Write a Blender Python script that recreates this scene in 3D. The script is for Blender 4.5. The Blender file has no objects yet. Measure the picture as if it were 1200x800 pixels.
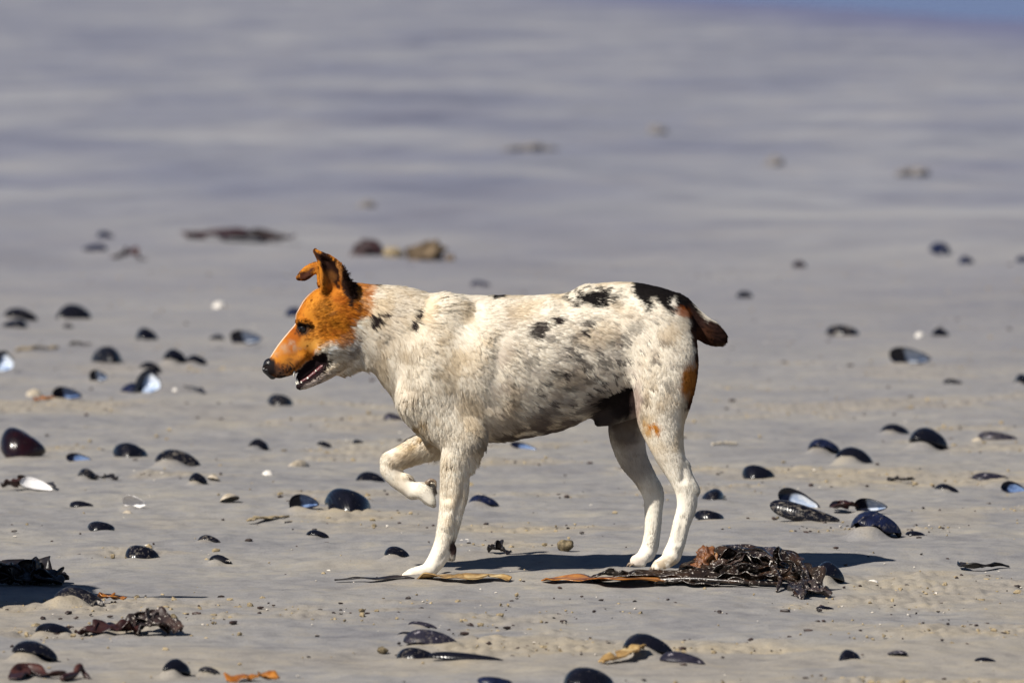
import bpy, math, random
import numpy as np
from mathutils import Vector, Euler, kdtree

rnd = random.Random(7)
R = np.random.RandomState(11)
scene = bpy.context.scene
col = scene.collection
rad = math.radians

# ------------------------------------------------------------------ camera, sky, sun, exposure
S = 660.0                      # photo pixels per metre where the dog stands
D0 = 16.0                      # metres from the lens to the dog
F = S * D0                     # focal length in photo pixels
HZ = 735.0                     # the horizon is this many photo pixels above the dog's feet
CAM_H = HZ * D0 / F * 1.0
PITCH = math.atan((400 + 60) / F)
CAM_LOC = np.array([0.0, -D0, CAM_H])
cam_data = bpy.data.cameras.new('camera')
cam = bpy.data.objects.new('camera', cam_data)
col.objects.link(cam)
cam.location = CAM_LOC
cam.rotation_euler = (math.pi / 2 - PITCH, 0, 0)
cam_data.sensor_width = 36.0
cam_data.lens = 36.0 * F / 1200.0
cam_data.clip_start = 0.5
cam_data.clip_end = 20000
cam_data.dof.use_dof = True
cam_data.dof.focus_distance = D0 - 0.05
cam_data.dof.aperture_fstop = 9.5
scene.camera = cam

sun_dir = Vector((-0.74, -0.70, 1.0)).normalized()
sun_elev = math.asin(sun_dir.z)
sun_azim = math.atan2(sun_dir.x, sun_dir.y)    # from +Y, clockwise seen from above
world = bpy.data.worlds.new('World')
scene.world = world
world.use_nodes = True
wn = world.node_tree
sky = wn.nodes.new('ShaderNodeTexSky')
sky.sky_type = 'NISHITA'
sky.sun_disc = False
sky.sun_elevation = sun_elev
sky.sun_rotation = sun_azim
sky.air_density = 0.6
sky.ozone_density = 3.0
sky.dust_density = 0.05
bg = wn.nodes['Background']
bg.inputs['Strength'].default_value = 0.05
wn.links.new(sky.outputs['Color'], bg.inputs['Color'])

sl = bpy.data.lights.new('sun', 'SUN')
sl.energy = 5.0
sl.angle = rad(0.5)
sl.color = (1.0, 0.945, 0.86)
sun = bpy.data.objects.new('sun', sl)
col.objects.link(sun)
sun.rotation_euler = sun_dir.to_track_quat('Z', 'Y').to_euler()
sun.location = (-5, -6, 8)

scene.view_settings.view_transform = 'Standard'
scene.view_settings.look = 'None'
scene.view_settings.exposure = 0.3
scene.view_settings.gamma = 1.0
scene.view_settings.use_curve_mapping = False
scene.cycles.use_denoising = True
scene.cycles.max_bounces = 6

# ------------------------------------------------------------------ noise
def _h(ix, iy, iz, seed):
    n = (ix.astype(np.int64) * 374761393 + iy.astype(np.int64) * 668265263 + iz.astype(np.int64) * 2147483647 + seed * 1274126177) & 0xffffffff
    n = ((n ^ (n >> 13)) * 1274126177) & 0xffffffff
    n = ((n ^ (n >> 15)) * 2246822519) & 0xffffffff
    return ((n ^ (n >> 16)) & 0xffff) / 65535.0

def noise3(x, y, z, seed=0):
    x = np.asarray(x, float); y = np.asarray(y, float); z = np.asarray(z, float)
    x, y, z = np.broadcast_arrays(x, y, z)
    x0, y0, z0 = np.floor(x), np.floor(y), np.floor(z)
    fx, fy, fz = x - x0, y - y0, z - z0
    fx, fy, fz = [f * f * (3 - 2 * f) for f in (fx, fy, fz)]
    r = 0
    for dx in (0, 1):
        for dy in (0, 1):
            for dz in (0, 1):
                r = r + _h(x0 + dx, y0 + dy, z0 + dz, seed) * (fx if dx else 1 - fx) * (fy if dy else 1 - fy) * (fz if dz else 1 - fz)
    return r * 2 - 1

def noise2(x, y, seed=0):
    x = np.asarray(x, float); y = np.asarray(y, float)
    x, y = np.broadcast_arrays(x, y)
    x0, y0 = np.floor(x), np.floor(y)
    fx, fy = x - x0, y - y0
    fx, fy = [f * f * (3 - 2 * f) for f in (fx, fy)]
    z = np.zeros_like(x0)
    return ((_h(x0, y0, z, seed) * (1 - fx) + _h(x0 + 1, y0, z, seed) * fx) * (1 - fy)
            + (_h(x0, y0 + 1, z, seed) * (1 - fx) + _h(x0 + 1, y0 + 1, z, seed) * fx) * fy) * 2 - 1

def sstep(a, b, x):
    t = np.clip((np.asarray(x, float) - a) / (b - a), 0, 1)
    return t * t * (3 - 2 * t)

# ------------------------------------------------------------------ lay of the sand
def shore_x(y):
    """the waterline runs away from the lens; the sea lies on its +x side"""
    return 4.2 - (y - 180.0) * 0.0552

def ground_h(x, y):
    x = np.asarray(x, float); y = np.asarray(y, float)
    h = 0.013 * noise2(x / 1.9 + 3.1, y / 2.6, 1)
    h = h + 0.0085 * noise2(x / 0.62, y / 0.75 + 5, 2)
    h = h + 0.0045 * noise2(x / 0.21, y / 0.24, 3)
    h = h * (1 + 0.9 * sstep(6, 30, y))
    # the low sand lip in front of the dog, kelp and paws on top of it
    lip = np.exp(-((y + 0.13) / 0.20) ** 2) * sstep(-0.34, 0.02, x) * (1 - sstep(0.52, 0.66, x))
    h = h + lip * (0.010 + 0.008 * sstep(0.0, 0.3, x))
    h = h + 0.017 * sstep(0.08, 0.50, y) * (1 - sstep(0.7, 2.2, y)) * sstep(-0.5, -0.1, x) * (1 - sstep(0.75, 1.3, x))
    for px_, py_ in ((-0.155, -0.068), (-0.185, -0.068), (0.262, -0.07), (0.222, 0.078)):      # the standing paws press into the damp sand
        q = np.hypot((x - px_) / 0.034, (y - py_) / 0.040)
        h = h - 0.005 * np.exp(-q ** 4) + 0.004 * np.exp(-((q - 1.45) / 0.35) ** 2)
    # the sand falls away under the sea
    h = h - 0.6 * sstep(0.0, 6.0, x - shore_x(y))
    return h

_cp, _sp = math.cos(PITCH), math.sin(PITCH)
def ground_at(px, py):
    """where the sight line through a photo pixel meets the sand: x, y, z and photo pixels per metre there"""
    cx, cy = (px - 600.0) / F, (400.0 - py) / F
    d = np.array([cx, _cp + cy * _sp, -_sp + cy * _cp])
    z = 0.0
    for _ in range(14):
        t = (z - CAM_LOC[2]) / d[2]
        p = CAM_LOC + d * t
        z = 0.5 * z + 0.5 * float(ground_h(p[0], p[1]))
    return p[0], p[1], float(ground_h(p[0], p[1])), F / t

# ------------------------------------------------------------------ materials
def new_mat(name):
    m = bpy.data.materials.new(name)
    m.use_nodes = True
    nt = m.node_tree
    return m, nt, nt.nodes['Principled BSDF']

def N(nt, kind, **kw):
    n = nt.nodes.new(kind)
    for k, v in kw.items():
        if k in n.inputs.keys():
            n.inputs[k].default_value = v
        else:
            setattr(n, k, v)
    return n

def ramp(nt, fac, stops):
    r = nt.nodes.new('ShaderNodeValToRGB')
    e = r.color_ramp.elements
    while len(e) < len(stops):
        e.new(0.5)
    for el, (p, c) in zip(e, stops):
        el.position = p
        el.color = (*c, 1) if len(c) == 3 else c
    nt.links.new(fac, r.inputs['Fac'])
    return r.outputs['Color']

def mapped(nt, scale, rot=(0, 0, 0), coord='Object'):
    tc = nt.nodes.new('ShaderNodeTexCoord')
    mp = nt.nodes.new('ShaderNodeMapping')
    mp.inputs['Scale'].default_value = scale
    mp.inputs['Rotation'].default_value = rot
    nt.links.new(tc.outputs[coord], mp.inputs['Vector'])
    return mp.outputs['Vector']

def mixc(nt, fac, a, b, mode='MIX'):
    m = nt.nodes.new('ShaderNodeMix')
    m.data_type = 'RGBA'
    m.blend_type = mode
    for sock, v in ((m.inputs['Factor'], fac), (m.inputs[6], a), (m.inputs[7], b)):
        if hasattr(v, 'links'):
            nt.links.new(v, sock)
        elif isinstance(v, (int, float)):
            sock.default_value = v
        else:
            sock.default_value = (*v, 1)
    return m.outputs[2]

def sand_material():
    m, nt, b = new_mat('sand')
    at = N(nt, 'ShaderNodeAttribute', attribute_name='dry')
    n1 = N(nt, 'ShaderNodeTexNoise', Scale=1.0, Detail=5.0, Roughness=0.62)
    nt.links.new(mapped(nt, (2.2, 1.6, 2.0)), n1.inputs['Vector'])
    n2 = N(nt, 'ShaderNodeTexNoise', Scale=1.0, Detail=6.0, Roughness=0.7)
    nt.links.new(mapped(nt, (16, 11, 14)), n2.inputs['Vector'])
    n3 = N(nt, 'ShaderNodeTexNoise', Scale=1.0, Detail=3.0, Roughness=0.7)
    nt.links.new(mapped(nt, (230, 190, 220)), n3.inputs['Vector'])
    n4 = N(nt, 'ShaderNodeTexNoise', Scale=1.0, Detail=4.0, Roughness=0.6)
    nt.links.new(mapped(nt, (0.42, 0.15, 1), (0, 0, rad(-14))), n4.inputs['Vector'])
    base = ramp(nt, n1.outputs['Fac'], [(0.28, (0.185, 0.182, 0.192)), (0.5, (0.245, 0.236, 0.232)), (0.72, (0.305, 0.282, 0.245))])
    fine = ramp(nt, n2.outputs['Fac'], [(0.25, (0.68, 0.68, 0.71)), (0.5, (1, 1, 1)), (0.74, (1.2, 1.14, 1.0))])
    c = mixc(nt, 1.0, base, fine, 'MULTIPLY')
    c = mixc(nt, at.outputs['Fac'], c, mixc(nt, 1.0, (0.325, 0.278, 0.208), fine, 'MULTIPLY'))
    n6 = N(nt, 'ShaderNodeTexNoise', Scale=1.0, Detail=5.0, Roughness=0.7)
    nt.links.new(mapped(nt, (2.6, 9.0, 5), (0, 0, rad(4))), n6.inputs['Vector'])
    thin = ramp(nt, n6.outputs['Fac'], [(0.30, (0.76, 0.76, 0.79)), (0.45, (1, 1, 1)), (0.60, (1, 1, 1)), (0.74, (1.18, 1.15, 1.08))])
    c = mixc(nt, 0.9, c, thin, 'MULTIPLY')
    speck = ramp(nt, n3.outputs['Fac'], [(0.30, (0.5, 0.46, 0.44)), (0.42, (1, 1, 1)), (0.60, (1, 1, 1)), (0.74, (1.45, 1.4, 1.3))])
    c = mixc(nt, 0.8, c, speck, 'MULTIPLY')
    # damp, level sand of the lower beach: smoother, bluer with sky sheen painted in, streaked along the waterline
    sep = N(nt, 'ShaderNodeSeparateXYZ')
    tc = nt.nodes.new('ShaderNodeTexCoord')
    nt.links.new(tc.outputs['Object'], sep.inputs[0])
    far = N(nt, 'ShaderNodeMapRange')
    far.inputs['From Min'].default_value = 4.0
    far.inputs['From Max'].default_value = 26.0
    nt.links.new(sep.outputs['Y'], far.inputs['Value'])
    streak = ramp(nt, n4.outputs['Fac'], [(0.30, (0.14, 0.143, 0.19)), (0.44, (0.205, 0.208, 0.255)), (0.53, (0.245, 0.245, 0.275)), (0.70, (0.35, 0.345, 0.35))])
    n5 = N(nt, 'ShaderNodeTexNoise', Scale=1.0, Detail=5.0, Roughness=0.65)
    nt.links.new(mapped(nt, (1.1, 0.5, 1), (0, 0, rad(-12))), n5.inputs['Vector'])
    s5 = ramp(nt, n5.outputs['Fac'], [(0.30, (0.66, 0.66, 0.72)), (0.48, (1, 1, 1)), (0.62, (1.05, 1.02, 0.98)), (0.74, (1.22, 1.15, 1.02))])
    streak = mixc(nt, 0.85, streak, s5, 'MULTIPLY')
    c = mixc(nt, far.outputs[0], c, streak)
    wet = N(nt, 'ShaderNodeAttribute', attribute_name='wet')
    c = mixc(nt, wet.outputs['Fac'], c, (0.125, 0.13, 0.235))
    nt.links.new(c, b.inputs['Base Color'])
    rr = N(nt, 'ShaderNodeMapRange')
    rr.inputs['To Min'].default_value = 0.92
    rr.inputs['To Max'].default_value = 0.50
    nt.links.new(far.outputs[0], rr.inputs['Value'])
    nt.links.new(rr.outputs[0], b.inputs['Roughness'])
    b.inputs['Specular IOR Level'].default_value = 0.35
    bump = N(nt, 'ShaderNodeBump', Strength=0.55, Distance=0.006)
    addm = N(nt, 'ShaderNodeMath', operation='ADD')
    mul = N(nt, 'ShaderNodeMath', operation='MULTIPLY')
    mul.inputs[1].default_value = 0.28
    nt.links.new(n3.outputs['Fac'], mul.inputs[0])
    nt.links.new(n2.outputs['Fac'], addm.inputs[0])
    nt.links.new(mul.outputs[0], addm.inputs[1])
    nt.links.new(addm.outputs[0], bump.inputs['Height'])
    nt.links.new(bump.outputs['Normal'], b.inputs['Normal'])
    return m

def simple_mat(name, c1, c2, rough=0.4, scale=60.0, bump=0.3, spec=0.5, dist=0.002, detail=5.0, coat=0.0, lo=0.38, hi=0.62):
    m, nt, b = new_mat(name)
    n = N(nt, 'ShaderNodeTexNoise', Scale=scale, Detail=detail, Roughness=0.65)
    tc = nt.nodes.new('ShaderNodeTexCoord')
    nt.links.new(tc.outputs['Object'], n.inputs['Vector'])
    nt.links.new(ramp(nt, n.outputs['Fac'], [(lo, c1), (hi, c2)]), b.inputs['Base Color'])
    b.inputs['Roughness'].default_value = rough
    b.inputs['Specular IOR Level'].default_value = spec
    if coat:
        b.inputs['Coat Weight'].default_value = coat
        b.inputs['Coat Roughness'].default_value = 0.12
    bp = N(nt, 'ShaderNodeBump', Strength=bump, Distance=dist)
    nt.links.new(n.outputs['Fac'], bp.inputs['Height'])
    nt.links.new(bp.outputs['Normal'], b.inputs['Normal'])
    return m

M = {}
M['sand'] = sand_material()

# ------------------------------------------------------------------ helpers for objects
def tag(o, label=None, cat=None, group=None, kind=None):
    if label: o['label'] = label
    if cat: o['category'] = cat
    if group: o['group'] = group
    if kind: o['kind'] = kind
    return o

def mesh_obj(name, verts, faces, mat, parent=None, smooth=True, link=True):
    me = bpy.data.meshes.new(name)
    verts = np.asarray(verts, float)
    me.from_pydata([tuple(v) for v in verts], [], [tuple(int(i) for i in f) for f in faces])
    if smooth:
        me.polygons.foreach_set('use_smooth', [True] * len(me.polygons))
    for m in (mat if isinstance(mat, (list, tuple)) else [mat]):
        me.materials.append(m)
    me.update()
    o = bpy.data.objects.new(name, me)
    if link:
        col.objects.link(o)
    if parent is not None:
        o.parent = parent
    return o

def quad_mesh(name, verts, quads, mat):
    me = bpy.data.meshes.new(name)
    n = len(verts); q = len(quads)
    me.vertices.add(n); me.vertices.foreach_set('co', np.asarray(verts, np.float32).ravel())
    me.loops.add(q * 4); me.loops.foreach_set('vertex_index', np.asarray(quads, np.int32).ravel())
    me.polygons.add(q)
    me.polygons.foreach_set('loop_start', np.arange(0, q * 4, 4, dtype=np.int32))
    me.polygons.foreach_set('loop_total', np.full(q, 4, np.int32))
    me.polygons.foreach_set('use_smooth', np.ones(q, bool))
    me.materials.append(mat)
    me.update(calc_edges=True)
    me.validate()
    return me

def empty(name, loc=(0, 0, 0)):
    o = bpy.data.objects.new(name, None)
    o.empty_display_size = 0.05
    o.location = loc
    col.objects.link(o)
    return o

# ------------------------------------------------------------------ what lies on the sand (photo pixel of the base, width, height)
# kind: dome (lies convex up), arch (near rim lifted), hood (opening to the lens, pearl seen), cup (lies open upwards), edge (on its rim)
MUSSELS = "mussel shells scattered over the sand"
SHELLS = [
 # x, y, w, h, kind, flip, look, label
 (24, 376, 40, 15, 'arch', 0, 'black', 'black mussel shell overlapping a smaller one at the edge of view near eye height'),
 (17, 384, 30, 10, 'dome', 1, 'black', 'small flat black mussel shell tucked under a larger one, level with the dog\'s eye'),
 (86, 374, 42, 17, 'dome', 0, 'black', 'rounded black mussel shell lying alone, second row of shells beyond the dog\'s face'),
 (172, 398, 27, 15, 'dome', 0, 'black', 'small tapered black mussel shell with a white tip touching the sand'),
 (288, 405, 38, 18, 'hood', 0, 'pearl', 'hooded mussel shell with pale blue pearl inside, nearest beyond the dog\'s muzzle'),
 (2, 436, 28, 25, 'cup', 0, 'pearl', 'mussel shell cut by the edge of view, bright pearl lining turned up'),
 (124, 425, 38, 22, 'dome', 0, 'scraped', 'chunky black mussel shell with a white scraped patch on its side'),
 (205, 426, 28, 17, 'arch', 0, 'black', 'taller shell of the touching black pair straight ahead of the dog\'s muzzle'),
 (230, 427, 26, 11, 'arch', 0, 'black', 'lower shell of the touching black pair straight ahead of the dog\'s muzzle'),
 (115, 449, 22, 16, 'hood', 0, 'pearl', 'small hooded mussel shell with a streak of blue pearl, beside the cluster of three'),
 (176, 437, 26, 13, 'arch', 0, 'black', 'rearmost black shell of the tight cluster of three mussels'),
 (173, 462, 32, 29, 'cup', 0, 'pearl', 'upright open mussel shell with white pearl mouth, tallest of the tight cluster'),
 (152, 460, 24, 17, 'dome', 1, 'blue', 'dark blue mussel shell leaning against the open pearly one in the cluster'),
 (78, 470, 36, 17, 'hood', 0, 'blue', 'dark blue mussel shell arched over sand beside the white clam shell'),
 (328, 475, 30, 13, 'dome', 0, 'black', 'black domed mussel shell just below the dog\'s open jaw'),
 (26, 538, 54, 36, 'lean', 0, 'maroon', 'large tilted mussel shell with maroon tint and bright streak, biggest near the edge of view'),
 (92, 541, 30, 10, 'cup', 0, 'blue', 'small open mussel shell showing a sky blue lining, beside the large maroon tinted one'),
 (152, 537, 42, 18, 'dome', 0, 'black', 'smooth black domed shell next to a broader one, ahead of the lifted paw'),
 (208, 547, 54, 20, 'arch', 0, 'black', 'broad black mussel shell next to a slightly smaller dome, ahead of the lifted paw'),
 (102, 561, 24, 12, 'arch', 0, 'black', 'small arched black shell followed by a flat dark splinter'),
 (42, 575, 38, 15, 'edge', 0, 'white', 'mussel shell on its side with a long bright white rim'),
 (95, 594, 28, 7, 'dome', 0, 'black', 'low flat black shell beside the black and white shell'),
 (157, 596, 28, 16, 'hood', 0, 'white', 'half white, half black shell standing on the sand'),
 (232, 566, 22, 12, 'arch', 0, 'black', 'small arched black shell beside a thin pale arched fragment'),
 (303, 527, 24, 13, 'arch', 0, 'black', 'small arched black shell midway between jaw and lifted paw'),
 (380, 524, 18, 7, 'arch', 0, 'black', 'tiny black shell under the dog\'s throat'),
 (434, 565, 36, 12, 'dome', 0, 'black', 'low black mussel shell just ahead of the lifted wrist'),
 (356, 599, 36, 20, 'hood', 0, 'blue', 'blue arched mussel shell with pearly inner edge beside the largest dome'),
 (407, 600, 55, 27, 'dome', 0, 'black', 'large black dome of a mussel shell, the biggest ahead of the standing leg'),
 (372, 630, 27, 9, 'arch', 0, 'black', 'thin arched dark shell below the largest dome'),
 (118, 622, 32, 11, 'dome', 0, 'black', 'low black shell beyond the shaded kelp heap'),
 (245, 636, 27, 9, 'arch', 0, 'black', 'thin black arched shell, the farther of two small ones beyond the long shadow tip'),
 (166, 653, 40, 14, 'dome', 0, 'black', 'black domed mussel shell beyond the long shadow of the boulder'),
 (258, 660, 27, 10, 'arch', 0, 'scraped', 'small black shell with a white chipped end, the nearer of two beyond the shadow tip'),
 (465, 653, 30, 13, 'arch', 0, 'black', 'small black mussel shell just ahead of the planted front paw'),
 (567, 593, 36, 13, 'arch', 0, 'blue', 'thin hollow mussel shell arched over pale sand behind the planted front leg'),
 (92, 710, 62, 22, 'arch', 0, 'scraped', 'large mussel shell with tiny white specks on a sand hump by the shaded kelp heap'),
 (62, 744, 44, 14, 'arch', 0, 'black', 'black arched shell in line with the torn kelp clump'),
 (40, 775, 54, 24, 'arch', 0, 'black', 'large smooth black arched shell above the bent seaweed stalk'),
 (132, 741, 28, 12, 'dome', 0, 'black', 'black shell stuck between reddish seaweed scraps and the torn kelp clump'),
 (207, 792, 33, 22, 'arch', 0, 'black', 'upright black shell hooked over sand near the orange kelp piece'),
 (245, 790, 26, 9, 'arch', 0, 'black', 'thin arched shell between the hooked shell and the orange kelp piece'),
 (505, 756, 66, 18, 'dome', 0, 'worn', 'long worn mussel shell with pale ridges, upper of the two long ones'),
 (488, 772, 48, 13, 'dome', 0, 'black', 'dark humped shell joined to the longest flat splinter'),
 (546, 775, 88, 9, 'flat', 0, 'black', 'longest flat black mussel shell, lying like a blade on the sand'),
 (580, 803, 42, 10, 'dome', 0, 'blue', 'bluish shell cut by the bottom of the picture, beside a big dome'),
 (690, 803, 60, 21, 'dome', 0, 'black', 'big black dome cut by the bottom of the picture'),
 (760, 767, 60, 24, 'arch', 0, 'black', 'large black mussel shell with tan fibres at its foot'),
 (800, 777, 54, 13, 'dome', 0, 'worn', 'long shiny mussel shell leaning on the large one with tan fibres'),
 (966, 532, 38, 18, 'arch', 0, 'blue', 'farther shell of the touching pair of arches beyond the hind legs'),
 (1001, 544, 44, 20, 'arch', 0, 'black', 'nearer shell of the touching pair of arches beyond the hind legs'),
 (1049, 509, 35, 12, 'arch', 0, 'black', 'low black arch beside the tall hooked arch'),
 (1088, 527, 46, 26, 'arch', 0, 'black', 'tall hooked black arch with one long leg on the sand'),
 (889, 561, 38, 16, 'dome', 0, 'black', 'plain black dome between the hind legs and the pair of arches'),
 (937, 596, 50, 24, 'cup', 0, 'pearl', 'raised valve with a bright blue and white pearl lining above a black valve'),
 (944, 612, 82, 23, 'lean', 0, 'black', 'long black valve lying under the raised pearly one'),
 (1021, 602, 38, 18, 'hood', 0, 'pearl', 'hooded shell with a pale blue inner edge standing behind a big black one'),
 (1027, 629, 60, 30, 'arch', 0, 'blue', 'big blue black arched shell in front of a hooded one'),
 (1073, 628, 24, 6, 'dome', 0, 'black', 'tiny black shell beside the big blue black arch'),
 (831, 610, 36, 12, 'dome', 0, 'black', 'low black shell right behind the near hind hock'),
 (836, 585, 28, 12, 'dome', 1, 'black', 'small black shell above another one behind the hind hock'),
 (1110, 577, 28, 10, 'arch', 0, 'black', 'small black arch between the hooded shell and the barnacled one'),
 (1162, 563, 46, 9, 'dome', 0, 'worn', 'low shell roughened by pale barnacles near the edge of view'),
 (1189, 577, 32, 13, 'cup', 0, 'blue', 'open blue shell cut by the edge of view next to the barnacled one'),
 (1170, 517, 46, 11, 'flat', 0, 'worn', 'long slim curved shell with a pale fragment at its end'),
 (1117, 450, 22, 6, 'dome', 0, 'black', 'small flat black shell below the glossy hooded one'),
 (1067, 429, 48, 22, 'hood', 0, 'pearl', 'glossy hooded shell with a bright pearl eye, alone beyond the tail'),
 (988, 394, 40, 13, 'dome', 0, 'black', 'low black shell lying level with the dog\'s tail'),
 (1102, 394, 22, 10, 'dome', 0, 'black', 'small black shell beside a white chip beyond the glossy hooded one'),
 (873, 349, 20, 8, 'dome', 0, 'black', 'tiny black shell right beyond the dog\'s rump'),
 (1102, 298, 25, 14, 'dome', 0, 'blue', 'blurred dark blue shell far up the beach, larger of two'),
 (1133, 309, 19, 12, 'dome', 0, 'blue', 'blurred dark shell far up the beach, smaller of two'),
 (1199, 307, 16, 13, 'dome', 0, 'blue', 'blurred dark shell far up the beach cut by the edge of view'),
 (937, 314, 17, 9, 'dome', 0, 'maroon', 'blurred reddish shell far up the beach on its own'),
 (1198, 452, 18, 14, 'arch', 0, 'black', 'black shell cut by the edge of view, level with the dog\'s belly'),
 (972, 682, 36, 29, 'arch', 0, 'black', 'black hooked shell standing upright at the end of the kelp heap'),
 (996, 774, 27, 13, 'dome', 0, 'black', 'small rounded shell alone on the open sand in front of the kelp heap'),
 (1155, 776, 26, 6, 'dome', 0, 'black', 'small flat black shell alone near the corner of the beach'),
 (1052, 768, 24, 6, 'dome', 1, 'worn', 'small weathered shell half sunk beside the rounded one'),
 (967, 714, 22, 4, 'dome', 0, 'black', 'sliver of black shell on the sand just below the kelp heap'),
 (614, 527, 32, 9, 'cup', 0, 'blue', 'open blue shell seen under the dog\'s belly'),
 (563, 336, 24, 7, 'dome', 0, 'blue', 'blurred blue shell just above the dog\'s back'),
 (123, 279, 20, 8, 'dome', 0, 'blue', 'blurred dark shell beside the far seaweed strip'),
 (111, 294, 30, 8, 'dome', 1, 'blue', 'blurred blue shell next to the reddish far seaweed'),
 (345, 371, 24, 11, 'dome', 0, 'blue', 'blurred blue shell right in front of the dog\'s forehead'),
 (254, 398, 17, 6, 'dome', 1, 'black', 'tiny dark shell next to the hooded one beyond the muzzle'),
 (495, 736, 34, 8, 'arch', 0, 'worn', 'small broken shell with white bits beyond the two long ones'),
 (480, 747, 30, 7, 'arch', 0, 'black', 'thin dark rim of a shell behind the long worn one'),
 (80, 384, 12, 5, 'dome', 0, 'black', 'crumb of black shell just below the rounded lone shell'),
 (420, 520, 14, 5, 'dome', 0, 'black', 'crumb of dark shell below the dog\'s chest'),
 (1176, 553, 0, 0, '', 0, '', ''),
 (735, 500, 30, 8, 'cup', 0, 'white', 'white half shell seen between the belly and the far hind leg'),
 (462, 493, 26, 9, 'dome', 0, 'worn', 'small dark shell in front of the dog\'s chest'),
]
SHELLS = [s for s in SHELLS if s[2] > 0]
WHITES = "white shell pieces on the sand"
WHITE = [
 (40, 465, 23, 11, 'white clam shell lying beside an orange scrap'),
 (257, 361, 20, 8, 'blurred white clam shell beyond the hooded mussel'),
 (314, 557, 17, 7, 'small white shell with dark foot ahead of the lifted paw'),
 (269, 589, 26, 8, 'cream half shell sunk in the sand beyond the little arched shells'),
 (1078, 395, 14, 7, 'white chip beside a small black shell beyond the tail'),
 (1022, 684, 17, 6, 'small white shell beside the end of the kelp heap'),
 (1146, 517, 18, 5, 'pale fragment at the end of the long slim shell'),
 (250, 563, 18, 8, 'thin pale arched fragment beside a small black shell'),
 (350, 547, 30, 9, 'pale grey ring of a shell below the dog\'s jaw'),
 (149, 602, 14, 5, 'orange tinted chip by the black and white shell'),
 (205, 458, 8, 4, 'tiny white chip by the dark twig'),
 (152, 405, 0, 0, ''),
]
WHITE = [w for w in WHITE if w[2] > 0]

# ------------------------------------------------------------------ sand sheet
shell_spots = []
for s in SHELLS + [(w[0], w[1], w[2], w[3], 'white', 0, '', '') for w in WHITE]:
    x, y, z, sc = ground_at(s[0], s[1])
    shell_spots.append((x, y, s[2] / sc, s[3] / sc, s[4]))

def build_ground():
    # rows get denser towards the lens, columns towards the middle
    d_near, d_far = 9.5, 12000.0
    inv = np.concatenate([np.linspace(1 / d_near, 1 / 13.2, 60)[:-1], np.linspace(1 / 13.2, 1 / 24, 560)[:-1],
                          np.linspace(1 / 24, 1 / 60, 170)[:-1], np.linspace(1 / 60, 1 / d_far, 110)])
    d = 1 / inv
    inner = np.linspace(-1.0, 1.0, 560) * 0.066
    outer = 0.066 * np.power(1.22, np.arange(1, 32))
    k = np.concatenate([-outer[::-1], inner, outer])
    dd, kk = np.meshgrid(d, k, indexing='ij')
    X = kk * dd
    Y = dd - D0
    H = ground_h(X, Y)
    dry = 0.36 * sstep(0.28, 0.62, noise2(X / 0.9 + 9, Y / 0.8, 21) + 0.45 * noise2(X / 0.17, Y / 0.3, 22)) * (1 - 0.75 * sstep(2, 9, Y))
    rub = sstep(0.35, 0.8, noise2(X / 0.35 + 4, Y / 0.33, 31) + 0.3 * noise2(X / 0.07, Y / 0.09, 32))
    near = 1 - sstep(5, 12, Y)
    H = H + near * rub * 0.006 * np.abs(noise2(X / 0.022, Y / 0.035, 33))
    H = H + near * (0.0030 * noise2(X / 0.06, Y / 0.08, 34) + 0.0016 * noise2(X / 0.025, Y / 0.04, 35))
    dry = np.clip(dry + 0.5 * rub * near, 0, 1)
    for (sx, sy, sw, sh, kind) in shell_spots:
        r0 = np.searchsorted(d, sy + D0 - 0.35); r1 = np.searchsorted(d, sy + D0 + 0.35)
        if r1 <= r0: continue
        a = slice(r0, r1)
        if kind in ('arch', 'hood'):   # sand drifted up against the hollow side
            q = ((X[a] - sx + 0.20 * sw) / (0.36 * sw)) ** 2 + ((Y[a] - sy + 0.10 * sw) / (0.5 * sw)) ** 2
            g = np.exp(-q ** 1.7)
            H[a] = H[a] + g * min((0.48 if kind == 'arch' else 0.2) * sh, 0.021)
        else:
            g = np.exp(-(((X[a] - sx) / (0.55 * sw)) ** 2 + ((Y[a] - sy + 0.2 * sw) / (0.55 * sw)) ** 2))
            H[a] = H[a] + g * min(0.10 * sh, 0.01)
        dry[a] = np.clip(dry[a] + 0.7 * g * (0.5 + 0.5 * noise2(X[a] / 0.03, Y[a] / 0.06, 41)), 0, 1)
    nr, nc = X.shape
    V = np.stack([X.ravel(), Y.ravel(), H.ravel()], 1)
    i = np.arange(nr * nc).reshape(nr, nc)
    Q = np.stack([i[:-1, :-1], i[:-1, 1:], i[1:, 1:], i[1:, :-1]], -1).reshape(-1, 4)
    me = quad_mesh('sand_beach', V, Q, M['sand'])
    at = me.attributes.new('dry', 'FLOAT', 'POINT')
    at.data.foreach_set('value', dry.ravel().astype(np.float32))
    wet = sstep(-6.5, 0.3, X - shore_x(Y)) ** 1.3 * 0.9        # sand soaked by the swash; blue sky sheen painted in towards the sea
    at = me.attributes.new('wet', 'FLOAT', 'POINT')
    at.data.foreach_set('value', wet.ravel().astype(np.float32))
    o = bpy.data.objects.new('sand_beach', me)
    col.objects.link(o)
    tag(o, 'grey tan wet sand beach with low humps', None, None, 'structure')
build_ground()

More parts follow.
